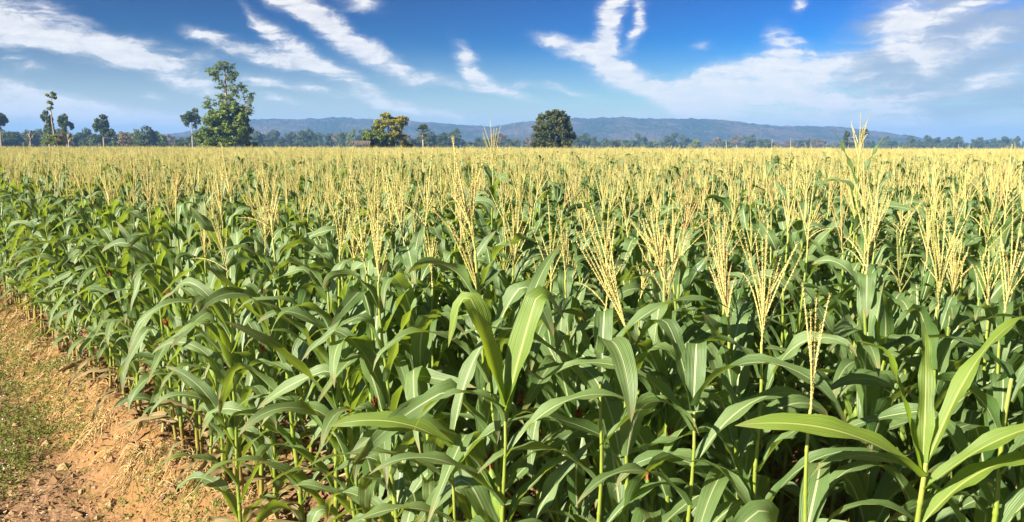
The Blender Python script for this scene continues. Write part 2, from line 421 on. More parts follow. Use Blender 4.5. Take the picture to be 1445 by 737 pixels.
def plant_spec(rg, ht=1.86, tassel=True, nl=14, young=False, lscale=1.0):
    """list of leaves (as blade keyword dicts) for one plant; ht = height of the tassel base"""
    az0 = rg.uniform(0, 2 * PI); L = []
    for i in range(nl):
        q = i / (nl - 1)
        z = ht * (0.12 + 0.81 * q)
        az = az0 + (i % 2) * PI + rg.normal(0, 0.33)
        Ln = (0.46 + 0.27 * math.sin(PI * (0.12 + 0.78 * q))) * rg.uniform(0.85, 1.15)
        Ln *= 1.0 - 0.34 * max(0, q - .65) / .35
        W = (0.057 + 0.030 * math.sin(PI * (0.15 + 0.7 * q))) * rg.uniform(0.88, 1.15)
        kk = None; c = rg.random(); Ln *= lscale
        if c < (0.14 if q < .75 else .06): a0, bend, pw = rg.uniform(.22, .4), rg.uniform(.35, 1.0), 1.6
        elif c < .42: a0, bend, pw, kk = rg.uniform(.15, .45), rg.uniform(.35, .8), 1.3, (rg.uniform(.32, .6), rg.uniform(1.1, 1.9))
        else: a0, bend, pw = rg.uniform(0.12, 0.42), rg.uniform(2.1, 2.85), rg.uniform(1.15, 2.3)
        a0 += 0.10 * (1 - q)
        L.append(dict(az=az, z0=z, L=Ln, W=W, a0=a0, bend=bend, pw=pw, drift=rg.normal(0, .4), tw=rg.normal(0, .75), kink=kk,
                      ruf=rg.uniform(.007, .020), ph=rg.uniform(0, 1), r0=0.011))
    return L

def make_parts(rg, ht=1.86, tassel=True, nl=14, young=False, leaves=None, tl=None, ear=True, dry=3, stout=1.0):
    """part meshes of one plant in full detail: list of (name, mesh, [subparts], label)"""
    P = []
    mb = MB(); stalk_geo(mb, ht if tassel else ht * 0.97, rg, top=.0048 * stout ** 2, bot=.0148 * stout); P.append(('stalk', mb.mesh('stalk', M['stalk']), [], None))
    lf = leaves if leaves is not None else plant_spec(rg, ht, tassel, nl)
    for d in lf:
        d = dict(d); yg = d.pop('young', young)
        mb = MB(); mb.add(*blade(**d)); P.append(('leaf', mb.mesh('leaf', M['young' if yg else 'leaf']), [], None))
    for i in range(dry):
        mb = MB(); mb.add(*blade(rg.uniform(0, 6.28), rg.uniform(.12, .36), rg.uniform(.35, .6), .045, rg.uniform(.7, 1.2), rg.uniform(1.2, 1.9), rg.normal(0, .5), rg.normal(0, 2.0), .014, pw=.8, ph=rg.random()))
        P.append(('leaf', mb.mesh('dry_leaf', M['dryleaf']), [], 'withered straw coloured lower leaf'))
    if tassel:
        kw = dict(n=12, L=.40, bl=.23); kw.update(tl or {})
        mb = MB(); tassel_geo(mb, (0, 0, ht - 0.01), rg, **kw); P.append(('tassel', mb.mesh('tassel', M['tassel']), [], None))
    if ear:
        mb, ms = MB(), MB(); ear_geo(mb, ms, rg.uniform(0, 6.28), ht * rg.uniform(.43, .56), rg)
        P.append(('ear', mb.mesh('ear', M['husk']), [('silk', ms.mesh('silk', M['silk']))], None))
    return P

def make_plant(name, P):
    root = bpy.data.objects.new(name, None); COL.objects.link(root); root.empty_display_size = .2
    for nm, me, subs, lab in P:
        o = kid(nm, me, root)
        if lab: o['label'] = lab
        for sn, sm in subs: kid(sn, sm, o)
    return root

def joined(name, rg, ht, tassel, lod):
    """one mesh of a whole plant, for the mass of the field"""
    mb = MB()
    nseg, nu = ((12, 4), (8, 2), (4, 1))[lod]
    if lod == 0: stalk_geo(mb, ht, rg, 6)
    else: tube(mb, [(0, 0, -.1), (0, 0, ht * .5), (0, 0, ht)], [.013, .010, .004], 4 if lod == 1 else 3, vv=np.array([0, .5, 1]))
    for f in range(len(mb.mi)): mb.mi[f] = 0
    lf = plant_spec(rg, ht, tassel, 14)
    for i, d in enumerate(lf):
        if lod == 2 and i < 7: continue
        d = dict(d); d['nseg'], d['nu'] = nseg, nu
        mb.add(*blade(**d), mi=1)
    if lod == 0:
        for i in range(2): mb.add(*blade(rg.uniform(0, 6.28), rg.uniform(.12, .36), .5, .045, 1.0, 1.5, 0, 1.5, .014, nseg, nu, pw=.8), mi=3)
    m0 = len(mb.f)
    if tassel: tassel_geo(mb, (0, 0, ht - .01), rg, n=(int(rg.integers(4, 11)), 7, 8)[lod], L=rg.uniform(.32, .44), bl=rg.uniform(.19, .28), spread=rg.uniform(.4, 1.3), lean=(rg.normal(0, .08), rg.normal(0, .08)), detail=2 - lod)
    for k in range(m0, len(mb.f)): mb.mi[k] = 2
    if lod == 0:
        e, s = MB(), MB(); ear_geo(e, s, rg.uniform(0, 6.28), ht * .5, rg)
        for b, i in ((e, 4), (s, 5)):
            n0 = mb.n
            for v, u in zip(b.v, b.uv): mb.v.append(v); mb.uv.append(u)
            for q in b.f: mb.f.append(tuple(a + n0 for a in q)); mb.mi.append(i)
            mb.n += b.n
    return mb.mesh(name, [M['stalk'], M['leaf'], M['tassel'], M['dryleaf'], M['husk'], M['silk']])

# ---- named plants of the foreground, each read off the photograph
def azto(dx, dy): return math.atan2(dy, dx)
def lf(az, z0, L, W, a0, bend, **k): return dict(az=R(az), z0=z0, L=L, W=W, a0=R(a0), bend=R(bend), **k)
HEROES = []      # (px, py of tassel base, forward distance, label, spec)
def hero(px, py, y, label, **spec):
    p = at(px, py, y); HEROES.append((p, label, spec))
GRP = 'corn plants of the field'

hero(1145, 578, 2.45, 'nearest tasselled corn plant, few thin upright branches on a bare yellow stalk at lower right', tl=dict(n=4, L=.38, bl=.27, spread=.7), nl=9, low=True, seed=3)
hero(1076, 482, 2.85, 'corn plant with the biggest bushiest tassel, right of centre, many thick straw branches', tl=dict(n=17, L=.46, bl=.34, spread=1.0), seed=4)
hero(888, 470, 2.95, 'corn plant whose long straw tassel leans sharply to the left', tl=dict(n=8, L=.56, bl=.42, spread=.55, lean=(-.38, 0)), seed=5)
hero(1325, 432, 3.2, 'corn plant with a tall full tassel near the right edge', tl=dict(n=12, L=.46, bl=.33, spread=.75), seed=6)
hero(938, 388, 3.9, 'corn plant with a wide tassel leaning left, behind the sharply leaning one', tl=dict(n=11, L=.42, bl=.34, spread=1.2, lean=(-.12, 0)), seed=7)
hero(683, 432, 3.3, 'corn plant whose dense tassel leans left above the two broad upright leaves', tl=dict(n=10, L=.38, bl=.33, spread=.32, lean=(-.3, 0)), seed=8)
hero(375, 352, 4.9, 'corn plant with an open fan tassel over a single column of leaves, left of centre', tl=dict(n=10, L=.33, bl=.28), seed=9)
hero(322, 385, 4.7, 'corn plant with a thin leaning tassel at the left front of the field', tl=dict(n=6, L=.36, bl=.25, lean=(-.15, 0)), seed=10)
hero(1418, 440, 3.2, 'corn plant with a sparse wide tassel cut by the right edge', tl=dict(n=9, L=.42, bl=.32, spread=1.1, lean=(.1, 0)), seed=11)
hero(585, 378, 4.2, 'corn plant with a narrow twin branched tassel left of centre', tl=dict(n=6, L=.42, bl=.3, spread=.6), seed=12)
hero(610, 400, 4.0, 'corn plant with a short brush tassel beside the narrow twin branched one', tl=dict(n=8, L=.24, bl=.2, spread=.7), seed=13)
hero(500, 375, 4.6, 'corn plant with a pale spread tassel at centre left', tl=dict(n=10, L=.34, bl=.26), seed=14)
hero(737, 300, 6.2, 'corn plant with a broomlike tassel leaning left in the middle of the field', tl=dict(n=10, L=.45, bl=.38, spread=.5, lean=(-.12, 0)), seed=15)
hero(1235, 345, 4.8, 'corn plant with a bright yellow tassel behind the tall right hand one', tl=dict(n=11, L=.44, bl=.3), seed=16)
hero(695, 240, 6.6, 'tallest corn plant, one long spike standing clear against the hills', tl=dict(n=8, L=.42, bl=.3, spread=1.1), seed=17)
hero(1212, 228, 5.6, 'tall corn plant with two dark blade leaves standing in V against the skyline', tl=dict(n=8, L=.27, bl=.22, spread=.9), seed=18,
     top=[lf(178, -.16, .42, .05, 20, 12), lf(2, -.14, .36, .05, 24, 4)])
# plants without a tassel yet
hero(712, 555, 2.75, 'untasselled corn plant with two broad upright leaves in a V, front centre', tassel=False, seed=20, own=[
    lf(165, -.04, .66, .115, 14, 10, kink=(.66, 2.5), tw=-1.0, ruf=.008, young=True), lf(28, -.06, .62, .125, 15, 8, kink=(.74, 2.1), tw=.9, ruf=.006, young=True),
    lf(185, -.10, .46, .075, 2, 165, pw=.75, tw=.35, ruf=.010), lf(60, -.12, .85, .075, 14, 60, pw=1.6, tw=.4),
    lf(10, -.24, .75, .085, 30, 95, pw=1.3, tw=.4), lf(190, -.42, .72, .085, 35, 95, tw=-.4), lf(-60, -.62, .7, .085, 42, 100, pw=1.2),
    lf(170, -.80, .72, .08, 45, 110), lf(-20, -.98, .7, .08, 45, 110)])
hero(1306, 628, 2.35, 'bright yellow green young corn plant with a stout pale stalk at lower right', tassel=False, young=True, stout=1.2, seed=21, own=[
    lf(140, -.08, .50, .065, 15, 12, kink=(.8, 1.0), tw=.9), lf(20, -.07, .78, .068, 24, 88, pw=2.4, tw=-.5), lf(70, -.06, .5, .06, 12, 50, pw=2.2, tw=.8), lf(-10, -.14, .66, .075, 42, 60, pw=1.5, tw=.7),
    lf(176, -.10, .64, .115, 40, 60, pw=.7, tw=-.95, ruf=.006), lf(5, -.26, .7, .085, 36, 85, tw=.4), lf(205, -.38, .55, .08, 30, 120), lf(-70, -.5, .6, .08, 40, 110, young=False), lf(110, -.7, .6, .08, 40, 110, young=False)])
hero(980, 560, 2.7, 'untasselled corn plant with a long leaf folded over toward the camera, right of centre', tassel=False, seed=22, own=[
    lf(75, -.05, .5, .085, 10, 30, kink=(.5, 1.8)), lf(120, -.05, .6, .08, 16, 60, kink=(.6, 1.3)), lf(-35, -.03, .72, .095, 15, 150, pw=1.0, tw=.3), lf(165, -.12, .7, .09, 28, 110, pw=1.2, tw=-.3),
    lf(15, -.26, .8, .085, 30, 100, tw=.5), lf(210, -.4, .75, .085, 36, 105), lf(30, -.6, .7, .08, 40, 110), lf(190, -.8, .7, .08, 40, 110)])
hero(850, 520, 2.9, 'corn plant with a broad hanging leaf like a tongue below the leaning tassel', tassel=False, seed=23, own=[
    lf(-80, .06, .52, .105, 10, 165, pw=.62, ruf=.004), lf(80, -.02, .5, .08, 12, 40, kink=(.5, 1.6)), lf(10, .0, .7, .08, 22, 110, pw=1.2), lf(170, -.15, .78, .085, 30, 105),
    lf(-15, -.3, .8, .085, 34, 100), lf(200, -.45, .75, .08, 38, 105), lf(20, -.65, .7, .08, 40, 105), lf(160, -.85, .7, .08, 42, 110)])
hero(640, 650, 2.95, 'low corn plant with a bright yellow green leaf reaching left at bottom centre', tassel=False, seed=24, own=[
    lf(182, .05, .52, .105, 40, 66, pw=.7, tw=-1.0, ruf=.005, young=True), lf(40, .12, .6, .08, 12, 60), lf(185, -.1, .7, .085, 40, 85, pw=.9, tw=.3), lf(0, -.05, .62, .085, 30, 110),
    lf(200, -.25, .7, .085, 45, 90, pw=.9), lf(-60, -.3, .6, .08, 40, 110), lf(20, -.45, .7, .08, 42, 110)])

bases = []
for i, (p, label, sp) in enumerate(HEROES):
    rg = np.random.default_rng(sp['seed'])
    x, y, ht = float(p[0]), float(p[1]), float(p[2])
    gz = float(ground_z(x, y)); h = ht - gz
    ts = sp.get('tassel', True)
    if 'own' in sp:
        lv = [dict(d, z0=d['z0'] + h, L=d['L'] * (.78 if d['z0'] < -.2 else .95), W=d['W'] * (.78 if d['z0'] < -.2 else .86)) for d in sp['own']] + [d for d in plant_spec(rg, h, False, 14) if d['z0'] < h * .42]
    else:
        lv = plant_spec(rg, h, ts, sp.get('nl', 14), lscale=1.05)
        if sp.get('low'): lv = [d for d in lv if d['z0'] < h * .74]
        if 'top' in sp: lv = lv[:-1] + [dict(d, z0=d['z0'] + h) for d in sp['top']]
    P = make_parts(rg, h, ts, stout=sp.get('stout', 1.0), leaves=lv, young=sp.get('young', False), tl=sp.get('tl'), ear='own' not in sp or sp['seed'] in (20, 24))
    root = make_plant('corn_plant', P)
    root.location = (x, y, gz)
    tag(root, label, 'corn plant', GRP)
    bases.append((x, y))
NH = len(HEROES)

# ---- the plants of the field, set out in rows
pts = []
rg = np.random.default_rng(99)
HALF = math.radians(36.5)
nrow = int(130 / ROWGAP)
for k in range(nrow):
    e = ROW0 + k * ROWGAP
    t = np.arange(-75, 175, 0.205)
    n = len(t)
    tt = t + rg.normal(0, .05, n); ee = e + rg.normal(0, .05, n)
    x = RD[0] * tt + ND[0] * ee; y = RD[1] * tt + ND[1] * ee
    keep = rg.random(n) > 0.05
    inside = (np.abs(np.arctan2(x, y)) < HALF) & (y > 1.5) & (y < 116)
    beside = (x > 0) & (x < 5) & (y > -3) & (y < 7)
    m = keep & (inside | beside)
    pts.append(np.stack([x[m], y[m], np.full(m.sum(), k), tt[m]], 1))
pts = np.concatenate(pts)
px_ = 722.5 + F * pts[:, 0] / np.maximum(pts[:, 1], .05)
d_ = np.hypot(pts[:, 0], pts[:, 1])
hx = np.array(bases)
dh = np.sqrt(((pts[:, None, :2] - hx[None]) ** 2).sum(-1)).min(1)
ok = (dh > 0.17) & ~((d_ < 2.35) & (np.abs(np.arctan2(pts[:, 0], pts[:, 1])) < R(37)))
# nothing stands right in front of the named plants
for (bx, by) in bases[:4] + bases[16:21]:
    ok &= ~((np.abs(np.arctan2(pts[:, 0], pts[:, 1]) - math.atan2(bx, by)) < 0.045) & (d_ < math.hypot(bx, by)) & (pts[:, 1] > 0))
ok &= ~((np.abs(np.arctan2(pts[:, 0], pts[:, 1]) - math.atan2(bases[0][0], bases[0][1])) < .025) & (d_ < 6.5) & (pts[:, 1] > 0))
pts, px_, d_ = pts[ok], px_[ok], d_[ok]
vis = (px_ > -25) & (px_ < 1470) & (pts[:, 1] > 1.5)
order = np.argsort(np.where(vis, d_, 1e9))
NEAR = order[:300 - NH]
mask = np.zeros(len(pts), bool); mask[NEAR] = True
print('plants', len(pts), 'near radius', d_[NEAR].max())

protos = []
for v in range(11):
    r2 = np.random.default_rng(200 + v)
    ts = v < 8
    ht = 1.84 + r2.normal(0, .03)
    P = make_parts(r2, ht, ts, tl=dict(n=int(r2.integers(4, 12)), L=r2.uniform(.30, .46), bl=r2.uniform(.18, .30), spread=[.35, .7, 1.3, .9, .55, 1.1, .8, 1.45][v % 8], lean=(r2.normal(0, .09), r2.normal(0, .09))), ear=v % 3 != 1)
    protos.append((P, ts))
proto_root = {}
LAB = []
rg = np.random.default_rng(31)
ORD = 'outermost second third fourth fifth sixth seventh eighth ninth tenth eleventh twelfth thirteenth fourteenth'.split()
def px_words(x):
    for lim, w in ((180, 'far left'), (361, 'left'), (542, 'left of centre'), (722, 'centre left'), (903, 'centre right'), (1084, 'right of centre'), (1264, 'right')):
        if x < lim: return w
    return 'far right'
for i in NEAR:
    x, y, k, tt = pts[i]; k = int(k)
    v = int(rg.integers(0, 8)) if rg.random() < .88 else int(rg.integers(8, 11))
    if d_[i] < 2.9: v = int(rg.integers(8, 11))
    if v not in proto_root:
        proto_root[v] = make_plant('corn_plant', protos[v][0]); o = proto_root[v]
    else:
        o = copy_tree(proto_root[v])
    s = float(np.clip(rg.normal(1.0, .055), .88, 1.14))
    if d_[i] < 2.75: s = rg.uniform(.66, .84)
    elif k < 2: s *= rg.uniform(.97, 1.05)
    tall = rg.random() < (.10 if x > -.5 else 0) and d_[i] > 5.5
    if tall: s = rg.uniform(1.11, 1.19)
    o.location = (x, y, float(ground_z(x, y)))
    o.rotation_mode = 'ZXY'; lx, ly, rz_ = rg.normal(0, .05), rg.normal(0, .055), rg.uniform(0, 2 * PI)
    o.rotation_euler = (lx, ly, rz_)
    o.scale = (s * rg.uniform(.95, 1.1),) * 2 + (s,)
    size = 'very tall' if tall else ('short' if s < .955 else ('tall' if s > 1.035 else 'middling'))
    ln = o.rotation_euler.y
    lean = 'leaning left' if ln < -.03 else ('leaning right' if ln > .03 else 'upright')
    kind = 'tasselled' if protos[v][1] else 'untasselled'
    roww = 'outermost row along' if k == 0 else ORD[min(k, 13)] + ' row from'
    tag(o, f'{size} {kind} corn plant {lean}, {roww} bare bank, {px_words(px_[i])}', 'corn plant', GRP)
    LAB.append((o, float(px_[i])))

# ---- the mass of the field behind them
src = bpy.data.collections.new('corn_field_sources')
NV = 10
for lod in range(3):
    for v in range(NV):
        r2 = np.random.default_rng(400 + v)
        me = joined('corn_plant_mass', r2, 1.84 + r2.normal(0, .03), v < (8, 9, 10)[lod], lod)
        src.objects.link(bpy.data.objects.new(f'corn_mass_{lod * NV + v:02d}', me))
rest = np.where(~mask)[0]
rp = pts[rest]; rd = d_[rest]; n = len(rp)
rg = np.random.default_rng(55)
lod = np.where(rd < 26, 0, np.where(rd < 60, 1, 2))
var = lod * NV + rg.integers(0, NV, n)
rot = np.stack([rg.normal(0, .045, n), rg.normal(0, .045, n), rg.uniform(0, 6.283, n)], 1)
sc = np.clip(rg.normal(1, .06, n) + (fbm(rp[:, 0] * .12, rp[:, 1] * .12, 3, 91) - .5) * .14, .84, 1.13)
tall = (rg.random(n) < .03 * np.where(px_[rest] > 560, 1.0, .35) * np.clip(30 / rd, 0, 1)); sc[tall] = rg.uniform(1.12, 1.22, tall.sum())
me = bpy.data.meshes.new('corn_field')
me.vertices.add(n)
co = np.stack([rp[:, 0], rp[:, 1], np.where(rd < 40, ground_z(rp[:, 0], rp[:, 1]), 0.0)], 1)
me.vertices.foreach_set('co', co.astype(np.float32).ravel())
a = me.attributes.new('pick', 'INT', 'POINT'); a.data.foreach_set('value', var.astype(np.int32))
a = me.attributes.new('turn', 'FLOAT_VECTOR', 'POINT'); a.data.foreach_set('vector', rot.astype(np.float32).ravel())
a = me.attributes.new('size', 'FLOAT', 'POINT'); a.data.foreach_set('value', sc.astype(np.float32))
ng = bpy.data.node_groups.new('field_scatter', 'GeometryNodeTree')
ng.interface.new_socket('Geometry', in_out='INPUT', socket_type='NodeSocketGeometry')
ng.interface.new_socket('Geometry', in_out='OUTPUT', socket_type='NodeSocketGeometry')
N = ng.nodes
gi, go = N.new('NodeGroupInput'), N.new('NodeGroupOutput')
ci = N.new('GeometryNodeCollectionInfo'); ci.inputs['Collection'].default_value = src
ci.inputs['Separate Children'].default_value = True; ci.inputs['Reset Children'].default_value = True
ip = N.new('GeometryNodeInstanceOnPoints'); ip.inputs['Pick Instance'].default_value = True
def named(nm, ty):
    q = N.new('GeometryNodeInputNamedAttribute'); q.data_type = ty; q.inputs['Name'].default_value = nm
    return next(s for s in q.outputs if s.enabled and s.name == 'Attribute')
ng.links.new(gi.outputs[0], ip.inputs['Points']); ng.links.new(ci.outputs[0], ip.inputs['Instance'])
ng.links.new(named('pick', 'INT'), ip.inputs['Instance Index'])
e2r = N.new('FunctionNodeEulerToRotation'); ng.links.new(named('turn', 'FLOAT_VECTOR'), e2r.inputs[0])
ng.links.new(e2r.outputs[0], ip.inputs['Rotation'])
ng.links.new(named('size', 'FLOAT'), ip.inputs['Scale'])
ng.links.new(ip.outputs[0], go.inputs[0])
fo = link('corn_field', me)
md = fo.modifiers.new('scatter', 'NODES'); md.node_group = ng
tag(fo, 'dense golden tasselled corn field stretching to the far trees', 'corn field', None, 'stuff')

# ------------------------------------------------------------------ ground
def axis(lo, hi, step, far, grow=1.28):
    a = list(np.arange(lo, hi + 1e-6, step)); s = step
    while a[-1] < far: s *= grow; a.append(min(a[-1] + s, far))
    s = step
    while a[0] > -far: s *= grow; a.insert(0, max(a[0] - s, -far))
    return np.array(a)
gx, gy = axis(-11, 4, .045, 3300), axis(2.2, 15, .045, 3300)
X, Y = np.meshgrid(gx, gy)
Z = ground_z(X, Y)
nx, ny = len(gx), len(gy)
idx = np.arange(nx * ny).reshape(ny, nx)
q = np.stack([idx[:-1, :-1], idx[:-1, 1:], idx[1:, 1:], idx[1:, :-1]], -1).reshape(-1, 4)
m = bpy.data.meshes.new('ground')
m.vertices.add(nx * ny); m.loops.add(q.size); m.polygons.add(len(q))
m.vertices.foreach_set('co', np.stack([X, Y, Z], -1).astype(np.float32).ravel())
m.loops.foreach_set('vertex_index', q.astype(np.int32).ravel())
m.polygons.foreach_set('loop_start', np.arange(0, q.size, 4, dtype=np.int32))
m.polygons.foreach_set('use_smooth', np.ones(len(q), bool))
m.update(); m.validate(); m.materials.append(M['ground'])
tag(link('ground', m), 'bare reddish brown soil under the corn and along its edge', 'ground', None, 'structure')

# scatter helpers for the open strip at the left
def strip_points(n, e0, e1, t0, t1, rg):
    e = rg.uniform(e0, e1, n); t = rg.uniform(t0, t1, n)
    return RD[0] * t + ND[0] * e, RD[1] * t + ND[1] * e, e, t
def cards(x, y, z, L, W, pitch, rg, curl=0.3):
    """small bent two-quad leaves lying or standing at points"""
    n = len(x); a = rg.uniform(0, 2 * PI, n)
    d = np.stack([np.cos(a) * np.cos(pitch), np.sin(a) * np.cos(pitch), np.sin(pitch)], 1)
    b = np.stack([-np.sin(a), np.cos(a), rg.uniform(-.5, .5, n)], 1); b /= np.linalg.norm(b, axis=1)[:, None]
    p = np.stack([x, y, z], 1)
    L = np.asarray(L)[:, None]; W = np.asarray(W)[:, None]
    mid = p + d * L * .5 + np.array([0, 0, 1.0]) * L * curl * .25
    end = p + d * L + np.array([0, 0, -1.0]) * L * curl * .25
    quad = np.stack([p, mid - b * W * .5, end, mid + b * W * .5], 1)
    return quad.reshape(-1, 3)
rg = np.random.default_rng(77)
# weeds: leaflets gathered in small rosettes
x, y, e, t = strip_points(8000, -1.4, ROW0 - .1, 4.6, 17, rg)
dens = .5 + 1.5 * (fbm(x * 1.1, y * 1.1, 4, 31) - .5) - .01 + 0.16 * np.clip((t - 6.7) / 2, -2, 1) - 0.6 * np.clip(e - ROW0 + .36, 0, 1) + 0.02 + rg.normal(0, .13, len(x))
k = (dens > .49); x, y = x[k], y[k]
m_ = 10
X2 = np.repeat(x, m_) + rg.normal(0, .045, len(x) * m_); Y2 = np.repeat(y, m_) + rg.normal(0, .045, len(x) * m_)
hh = np.repeat(rg.uniform(.02, .11, len(x)), m_) * rg.uniform(0, 1.1, len(X2))
V = cards(X2, Y2, ground_z(X2, Y2) + hh, rg.uniform(.02, .055, len(X2)), rg.uniform(.010, .024, len(X2)), rg.uniform(-.2, .9, len(X2)), rg)
nf = len(V) // 4
fx = rg.choice(len(x), 900); fX = x[fx] + rg.normal(0, .05, 900); fY = y[fx] + rg.normal(0, .05, 900)
fV = np.concatenate([cards(fX, fY, ground_z(fX, fY) + rg.uniform(.07, .13, 900), np.full(900, .013), np.full(900, .013), rg.uniform(.2, 1.2, 900), rg) for _ in range(2)])
gi_ = rg.choice(len(x), 5200); gX = x[gi_] + rg.normal(0, .07, 5200); gY = y[gi_] + rg.normal(0, .07, 5200)
V = np.concatenate([V, cards(gX, gY, ground_z(gX, gY) - .005, rg.uniform(.06, .24, 5200), rg.uniform(.004, .009, 5200), rg.uniform(.5, 1.45, 5200), rg, .8)])
nf = len(V) // 4
V = np.concatenate([V, fV])
wm = big_mesh('ground_weeds', V, 4, [M['weed'], M['flower']], False, [0] * nf + [1] * (len(fV) // 4))
tag(link('ground_weeds', wm), 'low green weeds with tiny pale flowers on the track edge', 'weeds', None, 'stuff')
# litter of dry leaves, chips and straw
x, y, e, t = strip_points(26000, -3.0, ROW0 + .2, 3.2, 16, rg)
k = fbm(x * 2.2, y * 2.2, 3, 41) + rg.normal(0, .12, len(x)) > .5; x, y = x[k], y[k]
V = cards(x, y, ground_z(x, y) + rg.uniform(.003, .02, len(x)), rg.uniform(.02, .09, len(x)), rg.uniform(.008, .03, len(x)), rg.uniform(-.15, .35, len(x)), rg, .5)
x2, y2, e, t = strip_points(6000, -2.5, ROW0 + .3, 3.4, 16, rg)
V2 = cards(x2, y2, ground_z(x2, y2) + rg.uniform(.005, .03, len(x2)), rg.uniform(.08, .30, len(x2)), rg.uniform(.002, .005, len(x2)), rg.uniform(-.06, .2, len(x2)), rg, .35)
x3, y3 = rg.uniform(-6, 5, 9000), rg.uniform(2, 12, 9000); k = (x3 * ND[0] + y3 * ND[1]) > ROW0 + .1; x3, y3 = x3[k], y3[k]
V3 = cards(x3, y3, ground_z(x3, y3) + rg.uniform(.005, .03, len(x3)), rg.uniform(.06, .28, len(x3)), rg.uniform(.006, .03, len(x3)), rg.uniform(-.06, .3, len(x3)), rg, .5)
tag(link('dry_litter', big_mesh('dry_litter', np.concatenate([V, V2, V3]), 4, M['litter'])), 'brown dry leaf litter and straw strewn over the soil', 'litter', None, 'stuff')
# soil clods
x, y, e, t = strip_points(7500, -2.6, ROW0 + .25, 3.2, 16, rg)
ico = np.array([(0, 0, 1), (.9, 0, .1), (-.2, .85, .15), (-.8, -.3, .1), (.2, -.85, .05), (0, 0, -.6)], float)
tri = [(0, 1, 2), (0, 2, 3), (0, 3, 4), (0, 4, 1), (5, 2, 1), (5, 3, 2), (5, 4, 3), (5, 1, 4)]
s = rg.gamma(1.8, .011, len(x)).clip(.006, .085); z = ground_z(x, y)
rot_ = rg.uniform(0, 6.28, len(x)); jit = rg.uniform(.7, 1.3, (len(x), 6, 1))
vv = ico[None] * jit * s[:, None, None] * np.array([1, 1, .75])
cx, sx = np.cos(rot_)[:, None], np.sin(rot_)[:, None]
vx = vv[..., 0] * cx - vv[..., 1] * sx + x[:, None]; vy = vv[..., 0] * sx + vv[..., 1] * cx + y[:, None]
vz = vv[..., 2] + z[:, None]
P3 = np.stack([vx, vy, vz], -1)
tag(link('soil_clods', big_mesh('soil_clods', P3[:, np.array(tri).ravel()].reshape(-1, 3), 3, M['stone'])), 'small crumbled clods of dry soil by the bank', 'soil clods', None, 'stuff')
# hanging dry roots along the broken bank
mb = MB()
for _ in range(120):
    t = rg.uniform(3.5, 15); e = ROW0 + rg.uniform(-.5, .1)
    bx, by = RD * t + ND * e
    cl = rg.integers(8, 26)
    for _ in range(int(cl)):
        x, y = bx + rg.normal(0, .05), by + rg.normal(0, .05); L = rg.uniform(.07, .24)
        a = math.atan2(-ND[1], -ND[0]) + rg.normal(0, .8); ss = np.linspace(0, 1, 5)
        p = np.stack([x + np.cos(a) * ss * L * .7 + rg.normal(0, .006, 5), y + np.sin(a) * ss * L * .7 + rg.normal(0, .006, 5), np.zeros(5)], 1)
        p[:, 2] = ground_z(p[:, 0], p[:, 1]) + .006 + .07 * np.sin(PI * np.clip(ss * .9 + .1, 0, 1)) * rg.uniform(.3, 1)
        tube(mb, p, [.0042, .0042, .0036, .003, .0015], 3, cap=False)
tag(link('dry_roots', mb.mesh('dry_roots', M['root'])), 'tan dry roots and stubble hanging from the broken soil bank', 'roots', None, 'stuff')

# ------------------------------------------------------------------ trees
def leaves_in(blobs, n, size, rg, shell=.40):
    """leaf faces spread through a list of ellipsoids (cx,cy,cz,rx,ry,rz)"""
    b = np.array(blobs, float); w = (b[:, 3] * b[:, 4] * b[:, 5]) ** (2 / 3); w /= w.sum()
    i = rg.choice(len(b), n, p=w)
    d = rg.normal(0, 1, (n, 3)); d /= np.linalg.norm(d, axis=1)[:, None]
    r = rg.uniform(0, 1, n) ** shell
    # clump: pull toward sub-clumps so gaps show
    p = b[i, :3] + d * r[:, None] * b[i, 3:]
    s = size * rg.uniform(.6, 1.4, n)
    nrm = d * .5 + rg.normal(0, .7, (n, 3)) + np.array([0, 0, .35]); nrm /= np.linalg.norm(nrm, axis=1)[:, None]
    u = np.cross(nrm, rg.normal(0, 1, (n, 3))); u /= np.linalg.norm(u, axis=1)[:, None]; v = np.cross(nrm, u)
    bend = nrm * s[:, None] * .22
    q = np.stack([p - u * s[:, None], p - v * s[:, None] * .5 + bend, p + u * s[:, None], p + v * s[:, None] * .5 + bend], 1)
    return q.reshape(-1, 3)
def sub_blobs(blobs, per, k, rg):
    o = []
    for (cx, cy, cz, rx, ry, rz) in blobs:
        for _ in range(per):
            d = rg.normal(0, 1, 3); d /= np.linalg.norm(d); r = rg.uniform(.35, 1.0)
            o.append((cx + d[0] * rx * r, cy + d[1] * ry * r, cz + d[2] * rz * r, rx * k * rg.uniform(.6, 1.3), ry * k * rg.uniform(.6, 1.3), rz * k * rg.uniform(.5, 1.1)))
    return o
def trunk_mesh(name, trunk, rad, limbs, mat, rg):
    mb = MB(); tube(mb, trunk, rad, 8)
    trunk = np.array(trunk, float)
    for (cx, cy, cz, rx, ry, rz) in limbs:
        end = np.array([cx, cy, cz]); zz = trunk[:, 2]
        z = np.clip(cz - math.hypot(cx, cy) * .9 - rz * .4, zz[1] if len(zz) > 2 else zz[0], zz[-1])
        st = np.array([np.interp(z, zz, trunk[:, 0]), np.interp(z, zz, trunk[:, 1]), z])
        r0 = float(np.interp(z, zz, rad)) * .34
        ss = np.linspace(0, 1, 6); mid = (st + end) / 2 + rg.normal(0, .06, 3) * np.linalg.norm(end - st) + np.array([0, 0, -.08]) * np.linalg.norm(end - st)
        p = ((1 - ss) ** 2)[:, None] * st + (2 * ss * (1 - ss))[:, None] * mid + (ss ** 2)[:, None] * end
        tube(mb, p, r0 * (1 - ss * .8), 5)
    return mb.mesh(name, mat)
